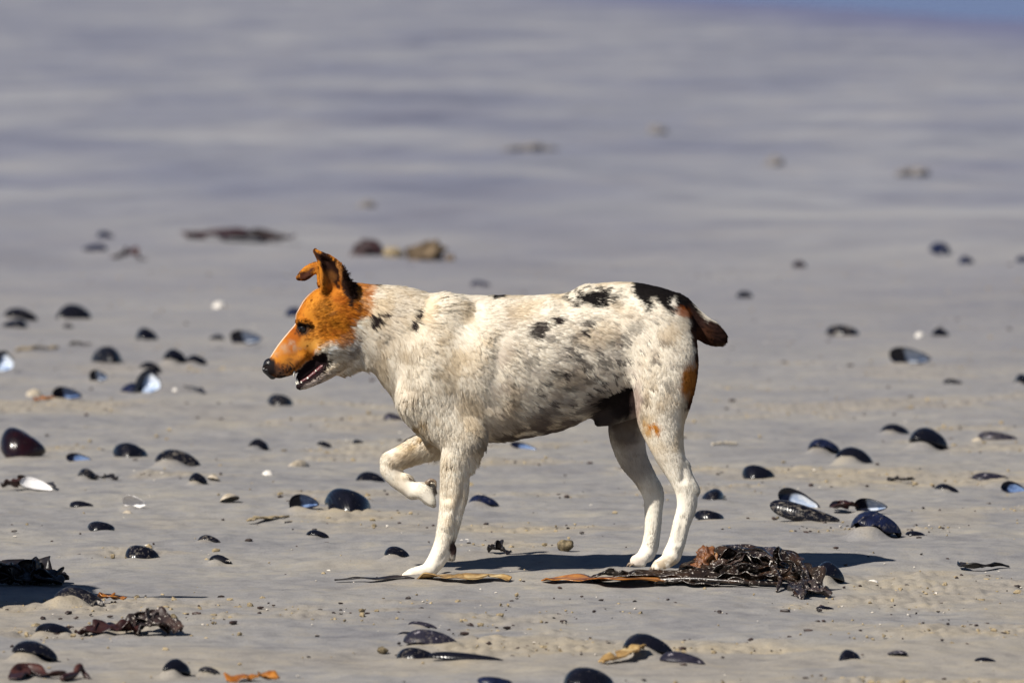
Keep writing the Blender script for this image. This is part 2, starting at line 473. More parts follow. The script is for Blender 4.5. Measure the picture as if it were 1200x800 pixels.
def build_sea():
    m, nt, b = new_mat('sea_water')
    b.inputs['Base Color'].default_value = (0.12, 0.13, 0.27, 1)
    b.inputs['Roughness'].default_value = 0.22
    n = N(nt, 'ShaderNodeTexNoise', Scale=1.0, Detail=5.0)
    nt.links.new(mapped(nt, (0.5, 0.25, 1), (0, 0, rad(-10))), n.inputs['Vector'])
    bp = N(nt, 'ShaderNodeBump', Strength=0.7, Distance=0.25)
    nt.links.new(n.outputs['Fac'], bp.inputs['Height'])
    nt.links.new(bp.outputs['Normal'], b.inputs['Normal'])
    ys = np.concatenate([np.linspace(-30, 260, 60), np.geomspace(300, 11500, 24)])
    V, Q = [], []
    for y in ys:
        x0 = float(shore_x(y)) - 0.5 if y < 260 else float(shore_x(260)) - 0.5 - (y - 260) * 0.6
        for t in np.linspace(0, 1, 9) ** 2:
            V.append((x0 + t * 9000, y, -0.045))
    for r in range(len(ys) - 1):
        for c in range(8):
            a = r * 9 + c
            Q.append((a, a + 1, a + 10, a + 9))
    me = quad_mesh('sea_water', np.array(V), np.array(Q), m)
    o = bpy.data.objects.new('sea_water', me)
    col.objects.link(o)
    tag(o, 'strip of blue sea beyond the beach', None, None, 'structure')
build_sea()

# ------------------------------------------------------------------ the dog
# drawn in photo pixels (u to the right, v down, y away from the lens), turned into metres at the end
def to_m(P):
    P = np.asarray(P, float)
    return np.stack([(P[..., 0] - 600) / S, P[..., 2] / S, (675 - P[..., 1]) / S], -1)

class Field:
    def __init__(self, u0, u1, v0, v1, y0, y1, h):
        self.o = np.array([u0, v0, y0], np.float32); self.h = h
        self.n = [int(math.ceil((b - a) / h)) + 1 for a, b in ((u0, u1), (v0, v1), (y0, y1))]
        self.F = np.full(self.n, 60.0, np.float32)
    def box(self, lo, hi):
        a = [max(0, int((lo[i] - self.o[i]) / self.h)) for i in range(3)]
        b = [min(self.n[i], int(math.ceil((hi[i] - self.o[i]) / self.h)) + 1) for i in range(3)]
        sl = tuple(slice(a[i], b[i]) for i in range(3))
        g = [self.o[i] + self.h * np.arange(a[i], b[i], dtype=np.float32) for i in range(3)]
        return sl, g[0][:, None, None], g[1][None, :, None], g[2][None, None, :]
    def join(self, sl, d, k):
        A = self.F[sl]
        if k > 0:
            hh = np.clip(k - np.abs(A - d), 0, None) / k
            self.F[sl] = np.minimum(A, d) - hh * hh * k * 0.25
        else:
            self.F[sl] = np.minimum(A, d)
    def carve(self, sl, d, k):
        A = -self.F[sl]
        hh = np.clip(k - np.abs(A - d), 0, None) / k
        self.F[sl] = -(np.minimum(A, d) - hh * hh * k * 0.25)
    def dist_chain(self, pts, margin=14, sub=7):
        P = np.array(pts, float)
        if len(P) > 2 and sub > 1:
            E = np.concatenate([2 * P[:1] - P[1:2], P, 2 * P[-1:] - P[-2:-1]])
            out = []
            for i in range(1, len(E) - 2):
                for t in np.arange(sub) / sub:
                    p0, p1, p2, p3 = E[i - 1], E[i], E[i + 1], E[i + 2]
                    out.append(0.5 * (2 * p1 + (p2 - p0) * t + (2 * p0 - 5 * p1 + 4 * p2 - p3) * t * t + (3 * p1 - p0 - 3 * p2 + p3) * t ** 3))
            out.append(P[-1])
            P = np.array(out)
        mr = np.maximum(P[:, 3], P[:, 4])[:, None] + margin
        sl, U, V, Y = self.box((P[:, :3] - mr).min(0), (P[:, :3] + mr).max(0))
        best = None
        for a, b in zip(P[:-1], P[1:]):
            ka, kb_ = a[3] / a[4], b[3] / b[4]
            ab = b[:3] - a[:3]; L2 = float(ab @ ab) + 1e-6
            du, dv, dy = U - a[0], V - a[1], Y - a[2]
            t = np.clip((du * ab[0] + dv * ab[1] + dy * ab[2]) / L2, 0, 1)
            kf = ka + (kb_ - ka) * t
            d = np.sqrt((du - t * ab[0]) ** 2 + (dv - t * ab[1]) ** 2 + ((dy - t * ab[2]) * kf) ** 2) - (a[3] + (b[3] - a[3]) * t)
            best = d if best is None else np.minimum(best, d)
        return sl, best.astype(np.float32)
    def chain(self, pts, k=10, margin=14, sub=7):
        sl, d = self.dist_chain(pts, margin, sub)
        self.join(sl, d, k)
    def cut(self, pts, k=3, sub=5):
        sl, d = self.dist_chain(pts, 8, sub)
        self.carve(sl, d, k)
    def sheet(self, P, r, k=4):
        """a thin curved sheet: union of little balls along sampled points"""
        P = np.asarray(P, np.float32)
        sl, U, V, Y = self.box(P.min(0) - r - 6, P.max(0) + r + 6)
        best = None
        for p in P:
            d = (U - p[0]) ** 2 + (V - p[1]) ** 2 + (Y - p[2]) ** 2
            best = d if best is None else np.minimum(best, d)
        self.join(sl, (np.sqrt(best) - r).astype(np.float32), k)
    def mesh(self):
        F = self.F; n = self.n
        ins = F < 0
        s = 0
        for a in (0, 1):
            for b in (0, 1):
                for c in (0, 1):
                    s = s + ins[a:n[0] - 1 + a, b:n[1] - 1 + b, c:n[2] - 1 + c].astype(np.int8)
        cells = np.argwhere((s > 0) & (s < 8))
        idx = np.full((n[0] - 1, n[1] - 1, n[2] - 1), -1, np.int32)
        idx[tuple(cells.T)] = np.arange(len(cells))
        acc = np.zeros((len(cells), 3)); cnt = np.zeros(len(cells))
        corners = [(a, b, c) for a in (0, 1) for b in (0, 1) for c in (0, 1)]
        for p in corners:
            for ax in range(3):
                if p[ax]: continue
                q = list(p); q[ax] = 1
                fa = F[tuple((cells + p).T)]; fb = F[tuple((cells + q).T)]
                m = (fa < 0) != (fb < 0)
                t = np.where(m, fa / np.where(m, fa - fb, 1), 0)
                pos = np.repeat(np.array(p, float)[None], len(cells), 0)
                pos[:, ax] += t
                acc[m] += pos[m]; cnt[m] += 1
        V = cells + acc / cnt[:, None]
        quads = []
        for ax in range(3):
            b, c = (ax + 1) % 3, (ax + 2) % 3
            sa = [slice(1, n[i] - 1) for i in range(3)]; sb = list(sa)
            sa[ax] = slice(0, n[ax] - 1); sb[ax] = slice(1, n[ax])
            A, B = ins[tuple(sa)], ins[tuple(sb)]
            e = np.argwhere(A != B)
            e2 = e.copy()
            for i in range(3):
                if i != ax: e2[:, i] += 1
            fl = A[tuple(e.T)]
            def cell(ob, oc):
                w = e2.copy(); w[:, b] += ob; w[:, c] += oc
                return idx[tuple(w.T)]
            q = np.stack([cell(-1, -1), cell(0, -1), cell(0, 0), cell(-1, 0)], 1)
            q[~fl] = q[~fl][:, ::-1]
            quads.append(q)
        Q = np.concatenate(quads)
        return self.o + V * self.h, Q

def mesh_smooth(V, Q, it=2, lam=0.5):
    n = len(V)
    for _ in range(it):
        acc = np.zeros_like(V); cnt = np.zeros(n)
        for i in range(4):
            a, b = Q[:, i], Q[:, (i + 1) % 4]
            for k in range(3):
                acc[:, k] += np.bincount(a, V[b, k], n) + np.bincount(b, V[a, k], n)
            cnt += np.bincount(a, minlength=n) + np.bincount(b, minlength=n)
        V = V + lam * (acc / cnt[:, None] - V)
    return V

def vert_normals(V, Q):
    fn = np.cross(V[Q[:, 2]] - V[Q[:, 0]], V[Q[:, 3]] - V[Q[:, 1]])
    nn = np.zeros_like(V)
    for i in range(4):
        for k in range(3):
            nn[:, k] += np.bincount(Q[:, i], fn[:, k], len(V))
    return nn / (np.linalg.norm(nn, axis=1, keepdims=True) + 1e-9)

def bez(P, n):
    P = np.array(P, float)
    t = np.linspace(0, 1, n)
    acc = np.concatenate([[0], np.cumsum(np.linalg.norm(np.diff(P, axis=0), axis=1))]); acc /= acc[-1]
    return np.stack([np.interp(t, acc, P[:, k]) for k in range(P.shape[1])], 1)

def ear_sheet(lead, trail, bulge, n=26, m=16):
    A, B = bez(lead, n), bez(trail, n)
    for _ in range(3):
        A[1:-1] = 0.5 * A[1:-1] + 0.25 * (A[:-2] + A[2:]); B[1:-1] = 0.5 * B[1:-1] + 0.25 * (B[:-2] + B[2:])
    out = []
    for i in range(n):
        for s in np.linspace(0, 1, m):
            p = A[i] * (1 - s) + B[i] * s
            p = p + np.array([0, 0, 1]) * bulge * 4 * s * (1 - s) * (1 - 0.55 * i / n)
            out.append(p)
    return np.array(out)

NEAR_EAR = ear_sheet([(378, 341, -25), (378, 326, -27), (377, 312, -27), (374, 302, -25), (370, 294, -22)],
                     [(414, 350, -25), (408, 330, -31), (400, 311, -33), (390, 302, -29), (371, 294, -22)], 13)
FAR_EAR = ear_sheet([(374, 336, 16), (373, 324, 18), (372, 315, 18), (366, 321, 17), (358, 327, 16), (351, 327, 15)],
                    [(388, 332, 24), (384, 319, 25), (377, 310, 24), (364, 311, 23), (354, 318, 20), (350, 325, 16)], 4)

def build_dog_field():
    f = Field(298, 866, 284, 690, -82, 84, 1.6)
    # trunk
    f.chain([(535, 437, 0, 77, 54), (580, 435, 0, 82, 60), (630, 430, 0, 79, 58), (665, 419, 0, 74, 54),
             (700, 408, 0, 71, 50), (735, 398, 0, 62, 48), (760, 391, 0, 52, 45)], 0, 14, 4)
    # neck
    f.chain([(408, 375, -2, 41, 30), (437, 379, -1, 45.5, 34), (469, 391, 0, 54, 41), (502, 412, 0, 65, 48), (535, 434, 0, 75, 53)], 10)
    f.chain([(487, 462, 0, 18, 26), (497, 487, 0, 18, 28), (522, 500, 0, 25, 36)], 14)         # breast bone
    f.chain([(520, 357, -8, 12, 20), (560, 360, 0, 12, 26), (640, 362, 0, 12, 24)], 16)        # withers and back
    f.chain([(690, 350, 0, 14, 22), (740, 347, 0, 14, 26), (785, 358, 0, 14, 18)], 14)         # croup
    for sgn in (-1, 1):
        # shoulder blade, upper arm
        f.chain([(528, 372, sgn * 30, 22, 14), (510, 415, sgn * 40, 29, 17), (497, 460, sgn * 42, 30, 19)], 16)
        f.chain([(500, 468, sgn * 41, 30, 18), (525, 494, sgn * 44, 27, 17), (545, 512, sgn * 45, 23, 16)], 14)
        # ribs bulge a little behind the shoulder
        f.chain([(575, 420, sgn * 34, 40, 26), (640, 420, sgn * 33, 38, 24)], 24)
    f.cut([(585, 395, -72, 8, 12), (580, 440, -76, 8, 12), (574, 490, -74, 9, 14)], 16)      # hollow behind the shoulder
    f.cut([(742, 420, -66, 7, 12), (735, 455, -64, 8, 14)], 14)                               # hollow in front of the thigh
    f.cut([(455, 400, -52, 5, 9), (470, 430, -58, 6, 9), (476, 452, -60, 6, 9)], 14)
    # near front leg
    f.chain([(543, 510, -45, 25, 17), (536, 535, -46, 19, 15), (533.5, 556, -46, 17, 13.5), (532, 576, -46, 16.5, 12.5), (528.5, 598, -46, 14, 12),
             (525, 615, -46, 12.5, 11.5), (520.5, 634, -46, 11.5, 11), (513.5, 651, -46, 11, 11.5), (505, 663, -46, 9.5, 13)], 6)
    f.chain([(557, 526, -44, 8.5, 8), (550, 543, -45, 7, 8)], 5)
    f.chain([(531, 640, -46, 4.5, 5), (530, 650, -46, 4.5, 5)], 4)
    for j, yy in enumerate((-57, -50, -42, -35)):
        e = 3 if j in (0, 3) else 0
        f.chain([(505, 664, -46 + (yy + 46) * 0.6, 8, 7), (491 + e, 667, yy, 6.4, 4.6), (482 + e, 669.5, yy, 6.0, 4.4), (474 + e, 672.5, yy, 3.8, 3.6)], 1.2)
    f.cut([(527, 640, -60, 2, 4), (516, 655, -61, 2, 4)], 4)
    f.cut([(524, 545, -64, 4, 6), (524, 580, -61, 3, 5)], 7)
    f.cut([(790, 470, -72, 4, 8), (794, 505, -66, 4, 6)], 8)
    f.chain([(528, 600, -55, 4, 4), (524, 612, -55, 4.5, 4)], 4)
    # lifted far front leg
    f.chain([(535, 512, 44, 24, 15), (512, 521, 45, 18.5, 14), (492, 528, 45, 16, 13), (474, 536, 45, 14.5, 12), (461, 542, 45, 13.4, 11.5)], 6)
    f.chain([(458, 545, 45, 13, 11.5), (457, 553, 45, 12, 11), (464, 563, 45, 11, 10.5), (474, 571, 45, 10.6, 11), (483, 577, 45, 11, 12)], 4)
    for j, yy in enumerate((34, 41.5, 49, 56.5)):
        f.chain([(484, 577, 45 + (yy - 45) * 0.5, 9.5, 6), (494, 577 + 3 * (j % 2), yy, 9.0, 4.8), (501, 584 + 3 * (j % 2), yy, 7.8, 4.4), (505, 590 + 2 * (j % 2), yy, 5.2, 3.8)], 1.2)
    f.chain([(503, 572, 45, 6, 9), (506, 578, 45, 5, 9)], 3)
    f.chain([(474, 561, 40, 4.5, 5), (479, 563, 40, 4, 4)], 3)
    # near hind leg
    f.chain([(768, 392, -26, 47, 26), (777, 428, -36, 40.5, 25), (777, 460, -42, 34, 22), (774.5, 487, -44, 28, 19), (779, 512, -45, 21.5, 16),
             (786.5, 535, -45, 16.5, 12.5), (797, 558, -45, 13, 10), (804, 574, -45, 13, 9.5), (804, 592, -45, 11.5, 9), (798, 612, -45, 10.2, 9),
             (793, 632, -45, 10, 9.5), (787, 648, -45, 11, 11.5)], 12)
    f.chain([(813, 571, -45, 6.5, 6), (808, 556, -45, 4, 4), (803, 540, -45, 3.5, 4)], 4)
    f.cut([(801, 545, -60, 3, 5), (800, 560, -58, 3, 5)], 5)
    f.cut([(800, 604, -57, 2.5, 4), (795, 632, -58, 2.5, 4)], 4)
    f.cut([(545, 560, -62, 3, 6), (536, 600, -61, 3, 5)], 6)
    for j, yy in enumerate((-56, -49, -41, -34)):
        e = 3 if j in (0, 3) else 0
        f.chain([(786, 651, -45 + (yy + 45) * 0.6, 9, 7), (777 + e, 656, yy, 7, 4.6), (771 + e, 659, yy, 6.2, 4.4), (766 + e, 662, yy, 3.8, 3.6)], 1.2)
    # far hind leg
    f.chain([(756, 400, 26, 42, 25), (750, 445, 40, 34, 23), (741, 485, 50, 26, 18), (736, 510, 52, 22, 16), (742, 538, 52, 17.5, 12.5),
             (756, 562, 52, 13.5, 10), (766, 581, 52, 12.8, 9.5), (767, 600, 52, 10.8, 9), (766, 624, 52, 9.6, 9), (763, 643, 52, 10, 10), (759, 653, 52, 10, 11)], 12)
    for j, yy in enumerate((41, 48, 56, 63)):
        e = 3 if j in (0, 3) else 0
        f.chain([(758, 654, 52 + (yy - 52) * 0.6, 8.5, 7), (751 + e, 658, yy, 6.6, 4.6), (745 + e, 661.5, yy, 6, 4.4), (752 + e, 664, yy, 3.8, 3.6)], 2.2)
    # tail and sheath
    f.chain([(795, 364, 0, 18, 16), (815, 379, -1, 15.5, 13), (831, 389, -2, 14, 11.5), (841, 395, -3, 10.5, 9)], 8)
    f.chain([(740, 472, 0, 18, 16), (718, 487, 0, 11, 9), (704, 494, 0, 6, 6)], 16)
    # head: skull, cheeks, muzzle, jaw
    f.chain([(384, 371, -4, 34, 28), (406, 366, -2, 33, 29)], 10)
    f.chain([(378, 352, -5, 12, 20), (356, 372, -7, 9, 17)], 8)                              # brow
    f.chain([(400, 402, -4, 26, 29), (384, 404, -5, 24, 28)], 10)                            # cheek
    f.chain([(372, 388, -6, 25, 23), (355, 402, -8, 22, 17.5), (340, 415, -10, 18.5, 14), (327, 427, -12, 14, 12), (320, 430, -13, 11, 10)], 5)
    f.chain([(328, 432, -12, 10, 12.5), (341, 429, -10, 9.5, 14), (356, 416, -9, 9, 16.5)], 4)   # flews
    f.chain([(394, 422, -5, 14, 20), (382, 435, -7, 9.5, 15), (369, 444.5, -8, 6.5, 11.5), (357, 450.5, -10, 5.0, 9.5), (350, 452.5, -11, 3.6, 7)], 4)
    f.chain([(408, 420, 0, 15, 14), (432, 420, 0, 13, 18)], 8)                              # throat
    f.chain([(399, 436, -6, 5, 5), (409, 432, -6, 5, 5)], 4)
    # mouth: a wedge let into both sides, tongue sits in the middle
    for sgn in (-1, 1):
        f.cut([(378, 418, -7 + sgn * 27, 4.5, 16), (368, 428, -8 + sgn * 23, 6.8, 16), (357, 437.5, -10 + sgn * 16, 6.4, 12), (345, 446, -11 + sgn * 10, 5, 8)], 2)
    f.chain([(384, 415, -7, 8, 9), (371, 425, -8, 9, 8), (358, 436, -10, 7, 6), (350, 443, -11, 4, 4)], 2)   # roof and floor of the mouth
    # eye sockets
    f.cut([(354, 384, -28, 5.5, 5.5), (355, 384, -24, 4.5, 4.5)], 3, 1)
    f.cut([(353, 384, 13, 5.5, 5.5), (354, 384, 9, 4.5, 4.5)], 3, 1)
    f.chain([(349, 377, -21, 3, 5), (357, 375, -26, 3, 4), (363, 379, -28, 2.5, 3)], 3, 8)    # upper lid
    # ears
    f.sheet(NEAR_EAR, 3.0, 5)
    f.sheet(FAR_EAR, 2.9, 5)
    return f

BODY = build_dog_field()
dog_V, dog_Q = BODY.mesh()
dog_V = mesh_smooth(dog_V, dog_Q, 3, 0.5)
dog_N = vert_normals(dog_V, dog_Q)

WHITE_C = np.array([0.84, 0.775, 0.66]); CREAM = np.array([0.62, 0.48, 0.30]); GREY = np.array([0.40, 0.335, 0.29])
ORANGE = np.array([0.50, 0.175, 0.016]); RUST = np.array([0.34, 0.080, 0.008]); BLACK = np.array([0.010, 0.008, 0.008]); BROWN = np.array([0.075, 0.026, 0.012])
PINK = np.array([0.36, 0.24, 0.21])

def in_poly(u, v, poly):
    poly = np.array(poly, float); r = np.zeros(u.shape, bool)
    j = len(poly) - 1
    for i in range(len(poly)):
        xi, yi = poly[i]; xj, yj = poly[j]
        c = ((yi > v) != (yj > v)) & (u < (xj - xi) * (v - yi) / (yj - yi + 1e-9) + xi)
        r ^= c; j = i
    return r

def poly_soft(u, v, poly, soft):
    """1 inside the outline, fading over `soft` pixels"""
    poly = np.array(poly, float)
    d = np.full(u.shape, 1e9)
    for a, b in zip(poly, np.roll(poly, -1, 0)):
        ab = b - a
        t = np.clip(((u - a[0]) * ab[0] + (v - a[1]) * ab[1]) / (ab @ ab + 1e-9), 0, 1)
        d = np.minimum(d, np.hypot(u - a[0] - t * ab[0], v - a[1] - t * ab[1]))
    sd = np.where(in_poly(u, v, poly), -d, d)
    return sstep(soft, -soft, sd)

def blob(u, v, cu, cv, ru, rv, ang=0, soft=0.25, jag=0.0, seed=0):
    c, s = math.cos(rad(ang)), math.sin(rad(ang))
    a = ((u - cu) * c + (v - cv) * s) / ru; b = (-(u - cu) * s + (v - cv) * c) / rv
    r = np.hypot(a, b)
    if jag: r = r + jag * noise2(u / 4.5, v / 3.0, seed) + 0.5 * jag * noise2(u / 2.0, v / 1.5, seed + 1)
    return sstep(1 + soft, 1 - soft, r)

def coat(P, rough=1.0):
    """fur colour at points given in photo pixels (u, v, y)"""
    u, v, y = P[:, 0].copy(), P[:, 1].copy(), P[:, 2]
    ju = 2.2 * noise2(u / 5, v / 5, 71) + 1.2 * noise2(u / 2, v / 2, 72); jv = 2.2 * noise2(u / 5, v / 5, 73) + 1.2 * noise2(u / 2, v / 2, 74)
    u = u + ju * rough; v = v + jv * rough
    near = y < 8
    C = np.repeat(WHITE_C[None], len(u), 0)
    def put(m, c):
        nonlocal C
        m = np.clip(m, 0, 1)[:, None]
        C = C * (1 - m) + np.asarray(c) * m
    n_big = noise3(u / 26, v / 26, y / 26, 51); n_mid = noise3(u / 9, v / 9, y / 12, 52); n_fine = noise3(u / 3.2, v / 3.2, y / 4, 53)
    # sandy, dirty coat over neck, shoulder and flank
    dirt = sstep(-0.3, 0.8, n_big + 0.45 * n_mid + 0.12 * n_fine)
    legs = sstep(520, 560, v)
    put((0.16 + dirt * 0.55) * (1 - legs), CREAM)
    put(blob(u, v, 468, 372, 52, 40, 20, 0.7) * 0.30 * (0.6 + 0.6 * n_mid), CREAM)
    put(blob(u, v, 478, 440, 40, 50, 50, 0.7) * sstep(-0.1, 0.6, n_mid + 0.4 * n_fine) * 0.5, (0.34, 0.27, 0.19))
    put(blob(u, v, 492, 505, 26, 24, 0, 0.6) * sstep(-0.3, 0.5, n_mid) * 0.7, (0.42, 0.27, 0.10))
    put(legs * sstep(0.1, 0.8, n_big + 0.4 * n_mid) * 0.32 * (1 - sstep(600, 640, v)), CREAM)
    put(blob(u, v, 475, 540, 24, 8, -25, 0.6) * 0.35, (0.40, 0.26, 0.13))
    put(blob(u, v, 760, 455, 12, 34, 10, 0.8) * sstep(-0.4, 0.5, n_mid) * 0.55, (0.48, 0.33, 0.13))
    # grey ticking of the flank and belly, plus painted shade
    fl = blob(u, v, 690, 435, 105, 62, -12, 0.75)
    put(fl * sstep(-0.6, 0.6, n_mid + 0.25 * n_fine + 0.4 * n_big) * 0.52, GREY)
    put(fl * sstep(0.36, 0.50, noise3(u / 7.5, v / 4.5, y / 8, 55) + 0.25 * n_fine) * 0.82, (0.05, 0.040, 0.040))
    put(blob(u, v, 650, 494, 80, 22, -14, 0.7) * sstep(-0.8, 0.2, n_mid) * 0.85, (0.11, 0.085, 0.08))  # dark lower belly, its underside shade painted in
    put(blob(u, v, 588, 420, 9, 70, 6, 0.9) * 0.45 * sstep(-0.6, 0.3, n_mid), GREY)  # shadow line behind the shoulder, painted grey
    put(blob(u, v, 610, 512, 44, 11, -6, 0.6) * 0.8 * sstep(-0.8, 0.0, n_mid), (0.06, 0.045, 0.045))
    put(blob(u, v, 452, 380, 14, 60, 25, 0.9) * 0.2, GREY)
    # spots on the flank
    for i, (a, b, ru, rv, s) in enumerate([(629, 383, 11, 9, .8), (650, 373, 6, 5, .85), (688, 377, 7, 3, .7), (682, 386, 6, 3.5, .9), (668, 395, 5, 3.5, .6),
                                        (620, 417, 9, 5, .55), (604, 405, 4, 3, .35), (712, 398, 5, 4, .6), (705, 421, 8, 6, .7), (676, 404, 4, 2.5, .7), (728, 392, 10, 5, .55),
                                        (745, 380, 10, 8, .35), (684, 425, 7, 5, .75), (652, 435, 7, 4, .6), (663, 452, 8, 5, .6), (690, 442, 9, 6, .6), (697, 465, 12, 8, .6)]):
        put(blob(u, v, a, b, ru, rv, -15, 0.35, 0.55, 80 + i) * min(1, (1.2 if b < 390 else 0.9) * s) * near, (0.025, 0.018, 0.018))
    put(blob(u, v, 693, 347, 27, 9, -6, 0.25, 0.55, 61) * sstep(-0.75, -0.15, noise2(u / 8, v / 3.5, 62)), BLACK)
    # neck spots
    put(blob(u, v, 437, 372, 8, 8, 40, 0.3, 0.6, 63) * near, (0.02, 0.013, 0.013))
    put(blob(u, v, 450, 365, 5, 2.5, 30, 0.4, 0.5, 64) * near, (0.03, 0.02, 0.02))
    put(blob(u, v, 488, 366, 4, 8, 15, 0.3, 0.6, 65) * near, (0.03, 0.022, 0.02))
    put(blob(u, v, 481, 377, 7, 3.5, -30, 0.3, 0.5, 66) * near, (0.025, 0.018, 0.018))
    put(blob(u, v, 577, 347, 9, 3, 0, 0.4, 0.4, 67), BLACK)
    # saddle, tail, breeches
    saddle = poly_soft(u, v, [(733, 320), (740, 343), (746, 352), (757, 365), (764, 357), (760, 348), (768, 351), (776, 360), (784, 364), (790, 357), (800, 362), (806, 370), (816, 372), (816, 340), (780, 322)], 2.5)
    put(saddle, BLACK)
    put(blob(u, v, 786, 351, 3.5, 5, 0, 0.5) * near, WHITE_C)
    put(blob(u, v, 748, 353, 8, 2.2, 35, 0.4) * near * 0.8, WHITE_C)
    tail = poly_soft(u, v, [(803, 352), (816, 364), (830, 374), (842, 376), (860, 390), (862, 412), (846, 414), (830, 412), (815, 400), (806, 380)], 3)
    put(tail, (0.028, 0.013, 0.010))
    put(tail * sstep(6, -4, (v - 400) - 0 * u) * 0 + tail * sstep(398, 408, v), (0.20, 0.12, 0.06))
    put(blob(u, v, 830, 368, 22, 6, 35, 0.4) * (y > -6), WHITE_C)
    rear = poly_soft(u, v, [(808, 385), (812, 400), (812, 425), (806, 455), (800, 475), (826, 475), (832, 380)], 3)
    put(rear, (0.055, 0.022, 0.012))
    put(blob(u, v, 806, 440, 10, 20, 8, 0.4), (0.42, 0.16, 0.03))
    put(blob(u, v, 797, 362, 9, 5, 20, 0.6) * near * 0.8, RUST)
    put(blob(u, v, 767, 497, 8, 4.5, 12, 0.35, 0.3, 68) * near, (0.48, 0.19, 0.03))
    put(blob(u, v, 758, 503, 5, 3, 0, 0.4) * near * 0.8, (0.50, 0.27, 0.07))
    put(blob(u, v, 754, 492, 3, 5, 0, 0.5) * near * 0.6, (0.50, 0.27, 0.07))
    # groin and far thigh: dark coat deepened by painted shade
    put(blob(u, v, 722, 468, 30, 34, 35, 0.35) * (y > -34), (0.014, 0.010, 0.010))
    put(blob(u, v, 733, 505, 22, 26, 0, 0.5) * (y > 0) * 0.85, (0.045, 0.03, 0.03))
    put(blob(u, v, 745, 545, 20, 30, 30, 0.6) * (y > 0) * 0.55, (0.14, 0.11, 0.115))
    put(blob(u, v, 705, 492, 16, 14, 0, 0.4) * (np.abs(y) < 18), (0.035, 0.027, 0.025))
    put(blob(u, v, 745, 470, 5, 26, 0, 0.6) * near * 0.6, PINK)
    # head: orange coat, with yellow highlights and dark form lines painted in
    head = poly_soft(u, v, [(300, 400), (340, 330), (362, 285), (408, 285), (436, 322), (434, 345), (428, 366), (412, 372), (410, 394), (397, 406), (384, 402), (372, 404),
                            (371, 414), (356, 428), (341, 442), (322, 446), (300, 440)], 3.6)
    back = sstep(405, 440, u) * (2.2 * noise2(u / 2.5, v / 6, 77))
    put(np.clip(head * (1 + 0.5 * back), 0, 1) * (1 - 0.35 * sstep(418, 436, u)), ORANGE)
    put(head * sstep(-0.2, 0.7, n_mid + 0.7 * n_fine) * 0.6, RUST)
    put(head * sstep(0.35, 0.8, n_fine + 0.4 * n_mid) * 0.45, (0.14, 0.05, 0.012))
    put(head * sstep(0.1, 0.8, n_big - 0.3 * n_mid) * 0.35, (0.62, 0.27, 0.05))
    put(head * blob(u, v, 382, 366, 10, 14, 20, 0.7) * 0.5 * sstep(-0.2, 0.5, n_fine + n_mid), (0.16, 0.075, 0.03))
    put(head * blob(u, v, 343, 396, 8, 20, 32, 0.7) * 0.8, (0.27, 0.058, 0.006))
    put(head * blob(u, v, 356, 400, 3.5, 11, -25, 0.8) * near * 0.5, (0.26, 0.07, 0.012))  # groove shade under the eye, painted as a dark line
    put(head * blob(u, v, 400, 350, 14, 18, 0, 0.8) * 0.4, RUST)
    put(head * blob(u, v, 371, 403, 18, 6, 4, 0.6) * 0.7, (0.62, 0.30, 0.06))
    put(head * blob(u, v, 372, 358, 16, 14, 0, 0.8) * 0.45, (0.60, 0.26, 0.035))
    # blaze and painted lit rim down the middle of the face, white lips and cheek
    mid = np.abs(y - (-5 - 0.11 * (395 - u)))
    put(sstep(3.2, 1.2, mid) * 0.6 * sstep(338, 350, v) * sstep(402, 385, u) * sstep(0, 1, (u < 372) * 1.0), WHITE_C)
    put(poly_soft(u, v, [(316, 417), (329, 402), (342, 399), (356, 408), (343, 409.5), (331, 412), (321, 420)], 3.5) * (0.30 + 0.35 * n_fine), (0.40, 0.31, 0.21))
    put(blob(u, v, 386, 409, 9, 9, 0, 0.5) * near, WHITE_C)
    put(blob(u, v, 405, 415, 14, 20, 0, 0.6) * 0.45, (0.42, 0.36, 0.31))
    put(blob(u, v, 399, 398, 5, 18, 25, 0.7) * 0.35, (0.12, 0.085, 0.07))
    put(blob(u, v, 392, 436, 12, 5, -20, 0.7) * 0.5, (0.30, 0.22, 0.18))
    put(blob(u, v, 412, 405, 6, 18, 20, 0.6) * 0.6, (0.22, 0.185, 0.18))
    put(blob(u, v, 366, 447, 20, 8, -28, 0.5) * 0.9, (0.48, 0.39, 0.34))
    put(sstep(0.45, 0.6, noise2(u / 2.0, v / 2.0, 69)) * blob(u, v, 364, 448, 14, 7, -28, 0.4), BLACK)
    # muzzle shading hairs, whisker dots, lips, eye rim, nose leather
    put(blob(u, v, 338, 430, 15, 7.5, -22, 0.8) * (0.80 + 0.3 * n_fine), (0.060, 0.028, 0.016))
    put(blob(u, v, 329, 437, 12, 3.5, 5, 0.7) * 0.6, (0.20, 0.14, 0.10))
    put(sstep(0.28, 0.45, noise2(u / 1.9, v / 1.9, 70)) * blob(u, v, 335, 432, 15, 8, -20, 0.4), BLACK)
    put(blob(u, v, 323, 434, 7, 9, 20, 0.8) * 0.6, (0.05, 0.03, 0.025))
    put(blob(u, v, 315, 430, 9, 12, 10, 0.3), (0.012, 0.008, 0.008))
    put(blob(u, v, 331, 441, 9, 2.6, 5, 0.4), BLACK)
    lip = poly_soft(u, v, [(338, 441), (352, 431), (364, 418), (376, 410), (386, 413), (387, 423), (378, 435), (367, 445), (351, 457), (343, 457), (345, 450)], 1.2)
    put(lip, (0.012, 0.006, 0.007))
    put(blob(u, v, 354, 384.5, 7, 9, 15, 0.3), BLACK)
    put(blob(u, v, 362, 384, 6, 3, 0, 0.6) * near * 0.7, (0.06, 0.025, 0.01))
